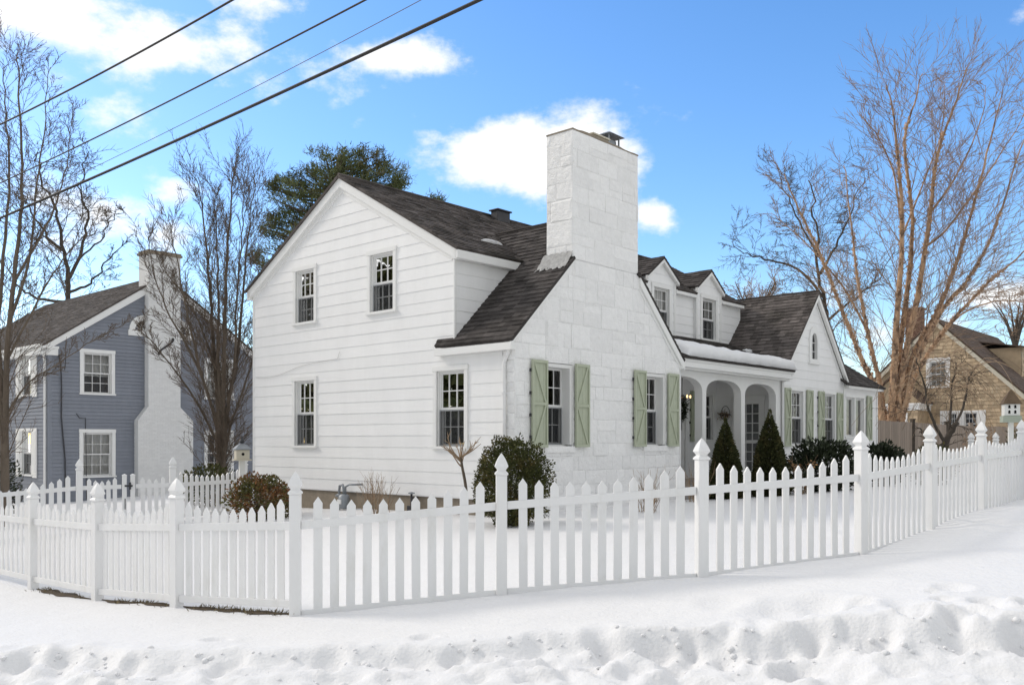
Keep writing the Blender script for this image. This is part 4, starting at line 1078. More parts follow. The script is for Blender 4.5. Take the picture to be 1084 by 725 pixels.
# quarter-round fan windows either side of the stack
for s, xx in ((-1, 3.29), (1, 4.53)):
    mb = MB(); zc = 3.98; N = 10
    def qa(r): return [(xx + s * r * math.cos(math.pi / 2 * i / N) * 1.0, zc + r * math.sin(math.pi / 2 * i / N)) for i in range(N + 1)]
    o_, i_ = qa(.56), qa(.36)
    for k in range(N):
        mb.face([BF.p(*o_[k], .05), BF.p(*o_[k + 1], .05), BF.p(*i_[k + 1], .05), BF.p(*i_[k], .05)]); mb.face([BF.p(*o_[k], 0), BF.p(*o_[k + 1], 0), BF.p(*o_[k + 1], .05), BF.p(*o_[k], .05)]); mb.face([BF.p(*i_[k], .01), BF.p(*i_[k + 1], .01), BF.p(*i_[k + 1], .05), BF.p(*i_[k], .05)])
    mb.fbox(BF, min(xx, xx + s * .60), max(xx, xx + s * .60), zc - .2, zc - .0, .0, .055)
    fw = bp_(mb, 'fan_window', 'trim')
    mb = MB(); mb.face([BF.p(xx, zc, .022)] + [BF.p(x, z, .022) for x, z in i_]); bp_(mb, 'pane', 'room', fw)
    mb = MB()
    for t in (.35, .7, 1.05):
        board(mb, BF.p(xx, zc, .024), BF.p(xx + s * .36 * math.cos(t * 1.0), zc + .36 * math.sin(t), .024), (0, 0, 1), .016, (0, -1, 0), .015)
    mb.tube([BF.p(xx + s * .2 * math.cos(math.pi / 2 * i / 8), zc + .2 * math.sin(math.pi / 2 * i / 8), .03) for i in range(9)], .01, 4); bp_(mb, 'muntin', 'trim', fw)
mb = MB(); mb.tube([(.32, -.05, 2.9), (.36, -.1, 2.55), (.40, -.06, 2.0), (.40, -.05, .8), (.52, -.05, -.6), (.55, -.05, -2.4)], .022, 6); mb.tube([(.2, -.03, 2.45), (.2, -.35, 2.52)], .014, 5); mb.tube([(.3, -.03, 2.9), (.3, -.3, 2.9), (.45, -.3, 2.9), (.45, -.2, 2.4)], .014, 5); mb.tube([(.9, -.03, .95), (1.0, -.03, .8), (1.2, -.03, .8), (1.22, -.03, -.2), (1.24, -.03, -2)], .012, 5)
bp_(mb, 'service_conduit', 'dark_metal')
# lean-to end wall peeping out right of the chimney is the same gable; a low white door hood further left
mb = MB(); mb.box((-1.5, 4.4, -.6), (-.02, 6.6, -.45)); mb.box((-1.45, 4.45, -.9), (-.02, 6.55, -.6)); bp_(mb, 'door_hood', 'trim')

# ------------------------------------------------------------------ the tan house on the right
TZ = .9
TAN = thing('tan_house', 'tan cedar shingled house with a steep gable behind the board fence', 'house', (21.7, 46.0, .6), UAX)
def tp(mb, name, mt, parent=None, **k): return mb.build(name, M[mt], parent or TAN, dz=TZ, **k)
TF = Fr((0, 0, 0), (0, -1, 0), Z, (-1, 0, 0))         # a grows to the right in the photograph
TS, TAZ, THW = .965, 6.25, 6.2
tw = [(-.27, .53, 2.78, 4.08), (.62, 1.05, .3, 1.45), (1.36, 1.98, .3, 1.45)]
mb = MB(); course_wall(mb, TF, [(-THW, -1.6), (THW, -1.6), (THW, TAZ - TS * THW), (0, TAZ - .05), (-THW, TAZ - TS * THW)], tw, .18, -1.6, proud=.03, joint=.2); tp(mb, 'gable_wall', 'tan_shingle')
at_ = math.atan(TS); ct, st = math.cos(at_), math.sin(at_); Lt = (THW + .2) / ct
zt = TAZ + .06 - (THW + .2) * TS
h1 = Fr((-.15, -THW - .2, zt), X, (0, ct, st), (0, -st, ct)); h2 = Fr((-.15, THW + .2, zt), (-1, 0, 0), (0, -ct, st), (0, st, ct))
mb = MB(); shingle_roof(mb, h1, [(0, 0), (12, 0), (12, Lt), (0, Lt)], exposure=.2, seed=81); shingle_roof(mb, h2, [(-12, 0), (0, 0), (0, Lt), (-12, Lt)], exposure=.2, seed=82); tp(mb, 'roof', 'tan_roof')
mb = MB()
for s in (-1, 1): board(mb, (-.13, s * (THW + .15), TAZ - TS * (THW + .15) - .32), (-.13, s * .001, TAZ - .30), (0, 0, 1), .25, (1, 0, 0), .12)
tp(mb, 'rake_trim', 'cream')
mb = MB(); mb.box((11.6, -THW, -1.6), (11.8, THW, .4)); mb.box((0.05, -THW, -1.6), (11.6, -THW + .1, .25)); mb.box((.05, THW - .1, -1.6), (11.6, THW, .25)); tp(mb, 'side_wall', 'tan_shingle')
window(TAN, TF, *tw[0], curtain='full', casing=.18, screen=False, dz=TZ)
window(TAN, TF, *tw[1], curtain=None, casing=.09, dz=TZ, screen=False); window(TAN, TF, *tw[2], curtain='open', casing=.09, dz=TZ, screen=False)
for a0, a1 in ((.24, .52), (1.14, 1.26), (2.07, 2.36)):
    S = MB(); S.fbox(TF, a0, a1, .22, 1.55, .02, .05)
    for k in range(12): S.fbox(TF, a0 + .03, a1 - .03, .3 + k * .1, .36 + k * .1, .05, .06)
    tp(S, 'shutter', 'trim')
# dormer on the right slope
mb = MB(); DR = Fr((0, -3.0, 0), X, Z, (0, -1, 0)); course_wall(mb, DR, [(4.2, 3.0), (9.5, 3.0), (9.5, 4.95), (4.2, 4.95)], [], .16, 3.0, joint=.2); mb.box((4.2, -2.99, 3.0), (4.3, -.6, 4.95)); dm = tp(mb, 'dormer', 'tan_shingle')
mb = MB(); ad = math.atan(.18); fd = Fr((4.0, -3.25, 4.95), X, (0, math.cos(ad), math.sin(ad)), (0, -math.sin(ad), math.cos(ad))); shingle_roof(mb, fd, [(0, 0), (5.7, 0), (5.7, 3.3), (0, 3.3)], exposure=.2, seed=84); tp(mb, 'dormer_roof', 'tan_roof', dm)
# entrance bay on the left of the gable
mb = MB(); EB = Fr((-1.6, 0, 0), (0, -1, 0), Z, (-1, 0, 0)); ew = (-1.42, -.92, .55, 1.35)
course_wall(mb, EB, [(-2.9, -1.6), (-.35, -1.6), (-.35, 1.55), (-2.9, 1.55)], [ew], .16, -1.6, joint=.2); mb.box((-1.6, .36, -1.6), (0, .45, 1.55)); mb.box((-1.599, 2.8, -1.6), (0, 2.9, 1.55)); eb = tp(mb, 'entrance_bay', 'tan_shingle')
mb = MB(); mb.box((-1.72, .2, 1.56), (0, 3.05, 1.82)); mb.box((-1.80, .12, 1.822), (0, 3.12, 1.92)); tp(mb, 'cornice', 'trim', eb)
mb = MB(); ae = math.atan(.9); fe_ = Fr((-1.85, .05, 1.93), X, (0, math.cos(ae), math.sin(ae)), (0, -math.sin(ae), math.cos(ae))); shingle_roof(mb, fe_, [(0, 0), (1.85, 0), (1.85, 2.0), (0, 2.0)], exposure=.2, seed=85)
fe2 = Fr((-1.85, 3.15, 1.93), (-1, 0, 0), (0, -math.cos(ae), math.sin(ae)), (0, math.sin(ae), math.cos(ae))); shingle_roof(mb, fe2, [(-1.85, 0), (0, 0), (0, 2.3), (-1.85, 2.3)], exposure=.2, seed=86)
tp(mb, 'bay_roof', 'tan_roof', eb)
mb = MB(); mb.fprism(EB, [(-3.0, 1.93), (-.15, 1.93), (-1.6, 3.25)], -.1, -.02); tp(mb, 'bay_gable', 'tan_shingle', eb)
window(TAN, EB, *ew, curtain='open', casing=.08, dz=TZ, screen=False)
mb = MB()
for k in range(52):
    z = 3.6 + k * .07; mb.box((2.6, 1.55, z), (3.3, 2.35, z + .062), random.random())
mb.box((2.61, 1.56, 3.4), (3.29, 2.34, 7.2)); tc_ = tp(mb, 'chimney', 'red_brick')
mb = MB(); mb.box((2.52, 1.47, 7.22), (3.38, 2.43, 7.32)); tp(mb, 'chimney_cap', 'red_brick', tc_)

# ------------------------------------------------------------------ picket fences
def picket_poly(w, h, pt=.07): return [(-w / 2, 0), (w / 2, 0), (w / 2, h - pt), (0, h), (-w / 2, h - pt)]
def fence_post(parent, loc, ang, h, w=.135, cap=True):
    """square post; the cap has a flared collar, a neck and a pointed gothic head"""
    mb = MB(); r = w / 2 * math.sqrt(2); rt = ang + math.pi / 4
    hb = h - .25 if cap else h
    mb.lathe((loc[0], loc[1], loc[2]), [(r, -.5), (r, hb)], 4, rt)
    o = mb.build('post', M['vinyl'], parent, bevel=.006)
    if cap:
        mb = MB(); mb.lathe((loc[0], loc[1], loc[2] + hb), [(r * 1.0, .0), (r * 1.20, .008), (r * 1.22, .022), (r * 1.0, .040), (r * .78, .052), (r * .78, .062), (r * 1.02, .085), (r * 1.20, .100), (r * 1.17, .112), (r * .95, .150), (r * .66, .190), (r * .36, .222), (r * .12, .245), (r * .02, .252)], 4, rt)
        mb.build('post_cap', M['vinyl'], o, bevel=.003)
    else:
        mb = MB(); mb.lathe((loc[0], loc[1], loc[2] + hb), [(r * 1.12, 0), (r * 1.12, .02), (r * .1, .05)], 4, rt); mb.build('post_cap', M['vinyl'], o)
def panel(parent, A, B, hA, hB, top, bot, pitch, pw, sag, name='picket_panel', railh=.09, pt=.07, proud=.31, clear=.07, thin=.022):
    """A, B: post centres on the ground; the pickets run through the rails"""
    A, B = Vector(A), Vector(B); d = B - A; L = math.hypot(d.x, d.y); u = Vector((d.x / L, d.y / L, 0)); n = Vector((u.y, -u.x, 0))
    fr_ = Fr((A.x, A.y, 0), u, Z, n); mb = MB()
    z0 = lambda a: A.z + (B.z - A.z) * a / L
    rt = lambda a: z0(a) + top; rb = lambda a: z0(a) + bot
    e = .066
    for f, hh in ((rt, railh), (rb, railh * .9)):
        P = fr_.p
        mb.hexa([P(e, f(e) - hh, -.024), P(L - e, f(L - e) - hh, -.024), P(L - e, f(L - e) - hh, .024), P(e, f(e) - hh, .024), P(e, f(e), -.024), P(L - e, f(L - e), -.024), P(L - e, f(L - e), .024), P(e, f(e), .024)])
    nP = max(2, int(round((L - 2 * e) / pitch)) ) - 1; step = (L - 2 * e) / (nP + 1)
    for k in range(nP):
        a = e + step * (k + 1); q = abs(2 * a / L - 1)
        h = top + proud - sag * (1 - q ** 2)
        lo = rb(a) - clear
        jj = random.uniform(-.003, .003)
        tl = random.uniform(-.005, .005); mb.fprism(fr_, [(a - pw / 2 - tl, lo), (a + pw / 2 - tl, lo), (a + pw / 2 + tl, z0(a) + h - pt + jj), (a + tl, z0(a) + h + jj), (a - pw / 2 + tl, z0(a) + h - pt + jj)], -thin / 2, thin / 2)
    return mb.build(name, M['vinyl'], parent, bevel=.0025)

FP = [(-10.7, 16.9, -.74), (-9.1, 15.2, -.73), (-7.23, 13.55, -.70), (-5.57, 12.06, -.64), (-4.06, 10.87, -.53), (-2.39, 9.9, -.42), (-.12, 10.17, -.22), (2.17, 10.27, -.05),
      (4.45, 11.44, .05), (6.1, 13.1, .155), (7.74, 14.8, .245), (9.37, 16.5, .31), (11.0, 18.2, .37), (12.6, 19.9, .43)]
front = thing('picket_fence', 'long white picket fence with scalloped tops along the snowy street edge', 'fence', (-2.39, 9.9, -.42))
off = Vector((2.39, -9.9, .42))
FH = 1.585; PWD = .122
for i, p in enumerate(FP):
    q0, q1 = Vector(FP[max(0, i - 1)]), Vector(FP[min(len(FP) - 1, i + 1)])
    d = q1 - q0; ang_ = math.atan2(d.y, d.x)
    if i == 5: ang_ = math.atan2(.27, 2.27)
    if i == 8: ang_ = math.atan2(1.17, 2.28)
    fence_post(front, Vector(p) + off, ang_, FH, PWD)
for i in range(len(FP) - 1):
    A, B = Vector(FP[i]) + off, Vector(FP[i + 1]) + off
    L = math.hypot(B.x - A.x, B.y - A.y)
    panel(front, A, B, 0, 0, 1.035, .17 if i < 5 else .05, L / 13.0, .098, .155)

back = thing('picket_fence', 'white picket fence with a small gate in front of the blue house', 'fence', (-9.4, 19.5, -.4))
ob = Vector((9.4, -19.5, .4))
BP = [(-14.6, 17.9, -.75), (-12.0, 18.7, -.62), (-9.4, 19.5, -.40), (-7.75, 20.5, -.38), (-6.62, 22.2, -.36)]
for i, p in enumerate(BP): fence_post(back, Vector(p) + ob, .5, 1.52 if i > 1 else 1.45, .13)
def mid(a, b, f): return Vector(a) * (1 - f) + Vector(b) * f
for A, B in ((BP[0], BP[1]), (BP[1], BP[2])): panel(back, Vector(A) + ob, Vector(B) + ob, 0, 0, .93, .2, .165, .095, .30, pt=.06, proud=.34)
g0, g1_, g2_, g3 = mid(BP[2], BP[3], .06), mid(BP[2], BP[3], .47), mid(BP[2], BP[3], .56), mid(BP[2], BP[3], .97)
panel(back, Vector(BP[2]) + ob, g1_ + ob, 0, 0, .93, .2, .135, .085, .20, name='gate', pt=.06, proud=.30)
panel(back, g2_ + ob, Vector(BP[3]) + ob, 0, 0, .93, .2, .135, .085, .20, pt=.06, proud=.30)
for g in (g1_, g2_): fence_post(back, g + ob, .5, 1.12, .09, cap=False)
mb = MB(); gg = g2_ + ob; 
mb.box((gg.x - .16, gg.y - .13, gg.z + .88), (gg.x + .04, gg.y - .10, gg.z + .92)); mb.box((gg.x - .03, gg.y - .14, gg.z + .82), (gg.x + .0, gg.y - .09, gg.z + .98)); mb.box((gg.x - .14, gg.y - .13, gg.z + .38), (gg.x - .11, gg.y - .1, gg.z + .62)); mb.build('gate_latch', M['dark_metal'], back)
panel(back, Vector(BP[3]) + ob, Vector(BP[4]) + ob, 0, 0, .93, .2, .15, .085, .16, pt=.06, proud=.30)

small = thing('picket_fence', 'short weathered picket fence beyond the birdhouse post, in front of the tan house', 'fence', (13.1, 25.6, .3))
A, B, C_ = V(0, 0, 0), V(1.35, 1.2, .02), V(3.2, 2.2, .05)
for p in (A, B, C_): fence_post(small, p, .6, 1.45, .12)
for a_, b_ in ((A, B), (B, C_)): panel(small, a_, b_, 0, 0, .85, .15, .15, .08, .2, pt=.06, proud=.32)

# board fence on the right
bf = thing('board_fence', 'tall weathered tan board fence between the white house and the tan house', 'fence', (13.3, 33.0, .2))
pts_ = [(0, 0, 2.08), (2.5, 2.4, 2.04), (5.2, 5.2, 2.0), (7.3, 7.3, 1.98), (11.0, 9.0, 1.95)]
for i in range(len(pts_)):
    x, y, t = pts_[i]; mb = MB(); mb.box((x - .07, y - .07, -.4), (x + .07, y + .07, t + .10)); mb.box((x - .09, y - .09, t + .102), (x + .09, y + .09, t + .15)); mb.build('post', M['dark_bark'] if i < 3 else M['fence_wood'], bf)
for i in range(len(pts_) - 1):
    (x0, y0, t0), (x1, y1, t1) = pts_[i], pts_[i + 1]; L = math.hypot(x1 - x0, y1 - y0); u = V((x1 - x0) / L, (y1 - y0) / L, 0); fr_ = Fr((x0, y0, 0), u, Z, (u.y, -u.x, 0)); mb = MB(); a = .08
    while a < L - .08:
        w = min(.14, L - .08 - a); mb.fbox(fr_, a, a + w - .006, -.3, t0 + (t1 - t0) * a / L + random.uniform(-.012, .012), -.012, .012 + random.uniform(0, .008), random.random()); a += .14
    mb.fbox(fr_, .08, L - .08, .4, .5, -.06, -.014); mb.fbox(fr_, .08, L - .08, 1.5, 1.6, -.06, -.014)
    mb.build('board_panel', M['fence_wood'], bf)
mb = MB(); mb.box((3.4, 3.05, 1.35), (3.46, 3.25, 1.41)); mb.box((3.4, 3.05, .7), (3.46, 3.25, .76)); mb.build('gate_hinge', M['dark_metal'], bf)

# ------------------------------------------------------------------ overhead cables
def cable(label, p0, Y0, p1, Y1, r, mt, sag):
    a, b = at(*p0, Y0), at(*p1, Y1); a2 = a + (a - b) * .9; b2 = b + (b - a) * .5
    mb = MB(); N = 60; pts = []
    for k in range(N + 1):
        f = k / N; p = a2.lerp(b2, f); p.z += 4 * sag * (f - .375) * (f - .792); pts.append(p)
    mb.tube(pts, r, 6, cap=False); o = mb.build('overhead_cable', M[mt], None, smooth=True)
    tag(o, label, 'cable', 'overhead cables crossing the sky')
cable('short black cable nearest the top left corner, crossing the big cloud', (0, 132), 19, (250, -2), 14, .018, 'black', .3)
cable('second black cable from the top left corner, passing over the left tree', (0, 194), 21, (393, -3), 12.5, .014, 'black', .3)
cable('hair-thin grey wire running between the two heaviest cables', (60, 196), 19, (450, -2), 12.5, .0055, 'cable_grey', .3)
cable('thickest and lowest cable, ending above the big chimney cloud', (0, 231), 22, (508, 0), 13.5, .028, 'black', .3)

# ------------------------------------------------------------------ birdhouses
b1 = at(256, 500, 20.9); b1.z = gz(b1.x, b1.y)
bh = thing('birdhouse', 'cream birdhouse with a finial on a post beside the corner of the white house', 'birdhouse', b1, .5)
top_z = at(256, 486, 20.9).z - b1.z
mb = MB(); mb.box((-.06, -.06, -.3), (.06, .06, top_z)); mb.build('post', M['wood_post'], bh)
mb = MB(); mb.box((-.15, -.13, top_z), (.15, .13, top_z + .22)); mb.box((-.19, -.17, top_z - .03), (.19, .17, top_z - .001)); o = mb.build('box', M['cream'], bh, bevel=.005)
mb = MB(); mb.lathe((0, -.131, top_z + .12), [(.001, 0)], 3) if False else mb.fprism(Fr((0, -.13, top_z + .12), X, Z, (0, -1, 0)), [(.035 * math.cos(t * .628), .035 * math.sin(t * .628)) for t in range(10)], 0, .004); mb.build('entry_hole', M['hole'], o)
mb = MB(); mb.lathe((0, 0, top_z + .22), [(.25, 0), (.26, .02), (.15, .10), (.05, .15)], 4, math.pi / 4); mb.build('roof', M['metal'], bh)
mb = MB(); mb.lathe((0, 0, top_z + .36), [(.03, 0), (.05, .03), (.07, .06), (.05, .10), (.02, .12), (.03, .14), (.01, .19)], 8); mb.build('finial', M['dark_metal'], bh)
b2 = at(1070, 480, 20.5); b2.z = gz(b2.x, b2.y)
bh = thing('birdhouse', 'white birdhouse with four small holes on a tall post right of the tan house', 'birdhouse', b2, -.3)
zz = lambda py: at(1070, py, 20.5).z - b2.z
mb = MB(); mb.box((-.05, -.05, -.3), (.05, .05, zz(447))); mb.build('post', M['wood_post'], bh)
mb = MB(); mb.box((-.16, -.15, zz(440)), (.16, .15, zz(426))); o = mb.build('box', M['wood_post'], bh, bevel=.004)
mb = MB(); mb.box((-.19, -.18, zz(447)), (.19, .18, zz(440.2))); mb.build('base', M['sage_box'], bh)
fr_ = Fr((0, -.15, 0), X, Z, (0, -1, 0))
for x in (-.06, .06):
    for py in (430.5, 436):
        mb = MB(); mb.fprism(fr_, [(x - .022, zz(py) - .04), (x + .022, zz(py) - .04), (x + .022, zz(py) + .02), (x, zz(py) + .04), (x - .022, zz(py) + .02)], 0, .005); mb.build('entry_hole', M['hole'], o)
mb = MB(); mb.lathe((0, 0, zz(427)), [(.27, -.02), (.27, 0), (.17, .13), (.08, .24), (.02, .31)], 4, math.pi / 4); mb.build('roof', M['thatch'], bh)

# ------------------------------------------------------------------ trees
def unit(rg): 
    while True:
        v = Vector((rg.uniform(-1, 1), rg.uniform(-1, 1), rg.uniform(-1, 1)))
        if .05 < v.length < 1: return v.normalized()
def wander(p, d, L, n, rg, up=.0, wob=.12):
    pts = [Vector(p)]; d = d.normalized(); q = Vector(p)
    for k in range(n):
        d = (d + unit(rg) * wob + Vector((0, 0, up))).normalized(); q = q + d * (L / n); pts.append(q.copy())
    return pts
def along(pts, f):
    x = f * (len(pts) - 1); i = min(int(x), len(pts) - 2); t = x - i
    return pts[i].lerp(pts[i + 1], t), (pts[i + 1] - pts[i]).normalized()
def branchy(mb, pts, r0, L, level, rg, P, rnd=.5):
    """children along pts; P = dict of per-level settings"""
    n = P['n'][level]
    for k in range(n):
        f = P['from'][level] + (1 - P['from'][level]) * (k + rg.random()) / n
        f = min(f, .995)
        p, d = along(pts, f)
        side = unit(rg); side = side - d * side.dot(d)
        if side.length < 1e-3: continue
        side.normalize(); side.z *= P.get('flat', .8)
        ang = R(rg.uniform(*P['ang'][level]))
        nd = d * math.cos(ang) + side * math.sin(ang)
        l = L * P['len'][level] * rg.uniform(.55, 1.15) * (1 - P['taper'][level] * f)
        r = max(P['rmin'], r0 * P['r'][level] * (1 - .55 * f))
        ns = 5 if level == 0 else (4 if level == 1 else 3)
        bp2 = wander(p, nd, l, ns, rg, P['up'][level], P['wob'])
        mb.tube(bp2, [r * (1 - .75 * i / ns) for i in range(ns + 1)], 5 if level == 0 else (4 if level == 1 else 3), cap=False, rnd=rg.random())
        if level + 1 < len(P['n']): branchy(mb, bp2, r, l, level + 1, rg, P)
def smooth_path(pts, per=5):
    pts = [Vector(p) for p in pts]; out = []
    for i in range(len(pts) - 1):
        p0, p1, p2, p3 = pts[max(0, i - 1)], pts[i], pts[i + 1], pts[min(len(pts) - 1, i + 2)]
        for k in range(per):
            t = k / per; out.append(.5 * ((2 * p1) + (p2 - p0) * t + (2 * p0 - 5 * p1 + 4 * p2 - p3) * t * t + (3 * p1 - p0 - 3 * p2 + p3) * t ** 3))
    out.append(pts[-1]); return out
def bare_tree(name, label, base, stems, bark, twig, P, seed, cat='tree', group=None, jit=.04):
    """stems: list of (points, r0, r1) in world space"""
    rg = random.Random(seed); base = Vector(base)
    root = thing(name, label, cat, base, 0, group)
    T, B = MB(), MB(); paths = []
    Lmax = max(sum((Vector(p[i + 1]) - Vector(p[i])).length for i in range(len(p) - 1)) for p, _, _ in stems)
    for pts, r0, r1 in stems:
        sp = smooth_path([Vector(p) - base for p in pts]); n = len(sp)
        sp = [q + unit(rg) * jit * (i / n) for i, q in enumerate(sp)]
        T.tube(sp, [r0 + (r1 - r0) * (i / (n - 1)) ** .8 for i in range(n)], 9, cap=True)
        L = sum((sp[i + 1] - sp[i]).length for i in range(n - 1)); paths.append((sp, r0, L))
        Q = dict(P, n=(max(5, int(P['n'][0] * min(1, (L / Lmax) ** .8))),) + tuple(P['n'][1:]))
        branchy(B, sp, max(r0 * .6, r1), L, 0, rg, Q)
    T.build('trunk', M[bark], root, smooth=True); B.build('crown', M[twig], root)
    return root, paths, rg
def px(pts, Y, dY=()):
    return [at(x, y, Y + (dY[i] if i < len(dY) else (dY[-1] if dY else 0))) for i, (x, y) in enumerate(pts)]

# river birch, many stems, peeling tan bark
YB = 37.0
bstems = []
for pts, r0, r1, dy in (
    ([(938, 478), (930, 420), (912, 380), (892, 330), (868, 268), (842, 215), (830, 185)], .26, .03, -1.5),
    ([(940, 478), (932, 410), (918, 350), (908, 295), (900, 230), (894, 175)], .22, .03, 1.5),
    ([(942, 478), (946, 400), (950, 330), (955, 250), (952, 185), (946, 125), (938, 90)], .32, .03, -.8),
    ([(944, 478), (950, 390), (960, 310), (966, 235), (958, 150), (968, 110), (976, 78)], .28, .03, 1.0),
    ([(946, 478), (956, 390), (972, 310), (985, 225), (992, 165), (1010, 115), (1022, 72)], .30, .03, -1.0),
    ([(946, 478), (964, 385), (992, 330), (1010, 285), (1030, 220), (1048, 150), (1062, 95)], .27, .03, .6),
    ([(946, 478), (968, 390), (1000, 325), (1022, 300), (1048, 255), (1070, 190), (1098, 110)], .20, .03, -1.6),
    ([(948, 478), (966, 405), (1000, 350), (1040, 305), (1075, 275), (1115, 235)], .22, .03, 1.6), ([(1000, 350), (1022, 330), (1060, 318), (1100, 322)], .10, .02, -1.0),
    ([(985, 225), (1010, 190), (1038, 130), (1044, 90)], .10, .015, -1.5), ([(955, 250), (975, 200), (996, 140), (1000, 85)], .09, .015, 1.2), ([(918, 350), (890, 300), (850, 255), (815, 225)], .10, .015, 1.4),
    ([(978, 262), (1000, 245), (1030, 205), (1068, 150), (1095, 100)], .11, .02, 1.8),
    ([(953, 230), (945, 180), (926, 140), (908, 118)], .09, .015, -1.4)):
    bstems.append((px(pts, YB, [dy * .12, dy * .2, dy * .4, dy * .7, dy, dy * 1.4, dy * 1.7]), r0 * .56, r1 * .6))
PB = dict(n=(34, 7, 4), **{'from': (.20, .12, .15)}, ang=((26, 66), (16, 45), (14, 40)), len=(.33, .58, .55), taper=(.60, .35, .2), r=(.20, .5, .6), rmin=.0085, up=(.05, .03, .02), wob=.04)
bb = at(942, 478, YB); bb.z = gz(bb.x, bb.y)
birch, paths, rg = bare_tree('birch_tree', 'tall river birch with many stems of peeling tan bark behind the house', bb, bstems, 'birch', 'birch_twig', PB, 5)
F = MB()
for sp, r0, L in paths[:8]:
    for k in range(620):
        f = rg.random() ** 1.7 * .75; p, d = along(sp, f); s = unit(rg); s = (s - d * s.dot(d)).normalized(); r = r0 * (1 - .75 * f ** .8) + .01
        q = p + s * r; t = d.cross(s); w, h = rg.uniform(.02, .05), rg.uniform(.03, .10); curl = rg.uniform(.01, .06)
        F.face([q - t * w, q + t * w, q + t * w * .8 + d * h + s * curl, q - t * w * .6 + d * h * 1.1 + s * curl * 1.3], rg.random())
F.build('peeling_bark', M['flake'], birch)

# multi-stemmed ornamental tree in front of the blue house
PT = dict(n=(48, 9, 4), **{'from': (.16, .15, .2)}, ang=((18, 50), (18, 50), (20, 50)), len=(.21, .55, .5), taper=(.45, .3, .2), r=(.24, .5, .6), rmin=.0062, up=(.09, .06, .04), wob=.06)
YT = 24.5; st_ = []
for pts, r0, r1, dy in (
    ([(232, 505), (232, 440), (226, 370), (222, 300), (216, 240), (208, 190)], .16, .012, .5),
    ([(234, 505), (236, 430), (238, 350), (240, 280), (244, 220), (247, 178)], .16, .012, -.6),
    ([(236, 505), (240, 440), (252, 370), (258, 300), (264, 240), (270, 190)], .13, .012, .9),
    ([(232, 505), (229, 450), (212, 390), (198, 330), (188, 280), (180, 235)], .10, .010, -.8),
    ([(236, 505), (243, 455), (262, 400), (274, 350), (285, 300)], .08, .008, .6),
    ([(231, 470), (205, 420), (180, 385), (160, 360), (148, 345)], .06, .006, -.7),
    ([(235, 460), (231, 380), (231, 310), (229, 250), (227, 200)], .09, .010, 1.2),
    ([(228, 390), (210, 340), (185, 300), (165, 275)], .05, .006, -1.1), ([(231, 450), (208, 385), (180, 335), (163, 290), (156, 250)], .07, .007, .9), ([(237, 450), (248, 390), (250, 320), (256, 250), (258, 195)], .08, .009, -1.0)):
    st_.append((px(pts, YT, [0, 0, dy * .5, dy, dy * 1.3, dy * 1.5]), r0 * .66, r1 * .8))
tb = at(234, 505, YT); tb.z = gz(tb.x, tb.y)
for s in st_[:5]: s[0].insert(0, tb + Vector((random.uniform(-.1, .1), random.uniform(-.1, .1), -.1)))
bare_tree('bare_tree', 'bare upright tree with a dense fan of stems in front of the white brick chimney', tb, st_, 'bark', 'twig', PT, 9)

# left edge tree in front of the blue house
YL = 21.5; st_ = []
for pts, r0, r1, dy in (
    ([(6, 520), (6, 440), (8, 370), (14, 300), (22, 230), (24, 160), (20, 90), (18, 55)], .20, .012, 0),
    ([(4, 520), (2, 430), (-2, 350), (4, 270), (10, 190), (6, 120), (2, 70)], .17, .012, .6),
    ([(10, 340), (30, 280), (38, 210), (46, 140), (52, 70)], .085, .008, -.7),
    ([(14, 300), (40, 255), (60, 215), (72, 165), (78, 110)], .075, .008, .8),
    ([(8, 380), (34, 330), (56, 290), (84, 255), (102, 232)], .065, .008, -.9),
    ([(6, 440), (30, 405), (62, 385), (98, 360), (128, 345)], .05, .006, -.5),
    ([(5, 400), (-20, 340), (-40, 270), (-50, 190)], .09, .01, .4)):
    st_.append((px(pts, YL, [0, 0, dy * .5, dy, dy * 1.3, dy * 1.5]), r0 * .52, r1 * .8))
tb = at(5, 520, YL); tb.z = gz(tb.x, tb.y)
for s in st_[:2]: s[0].insert(0, tb + Vector((random.uniform(-.06, .06), 0, -.1)))
bare_tree('bare_tree', 'bare tree at the left edge of the picture in front of the blue house', tb, st_, 'bark', 'twig',
          dict(PT, n=(46, 8, 4), ang=((20, 60), (20, 55), (20, 55)), len=(.17, .5, .45), up=(.05, .05, .04)), 12)

# dark crooked tree behind the blue house
YD = 48; st_ = []
for pts, r0, r1, dy in (
    ([(70, 420), (72, 330), (70, 285), (62, 240), (48, 200), (40, 165)], .42, .04, 0), ([(70, 300), (86, 265), (92, 225), (84, 195), (96, 165)], .22, .03, 1),
    ([(66, 265), (50, 250), (35, 225), (22, 200)], .2, .03, -1), ([(72, 310), (95, 300), (112, 280), (128, 258)], .18, .03, 1.5), ([(70, 320), (40, 315), (20, 300), (5, 270)], .2, .03, -1.5), ([(82, 275), (105, 255), (120, 230), (130, 225)], .12, .02, .5)):
    st_.append((px(pts, YD, [0, dy * .4, dy * .8, dy, dy * 1.3]), r0 * .5, r1 * .7))
tb = at(70, 420, YD); tb.z = gz(tb.x, tb.y); st_[0][0].insert(0, tb)
bare_tree('bare_tree', 'dark crooked bare tree rising behind the roof of the blue house', tb, st_, 'dark_bark', 'dark_twig',
          dict(n=(24, 9, 6), **{'from': (.3, .15, .2)}, ang=((30, 75), (25, 65), (25, 60)), len=(.28, .5, .45), taper=(.3, .3, .2), r=(.3, .5, .55), rmin=.013, up=(.03, .02, .0), wob=.2), 15, jit=.25)
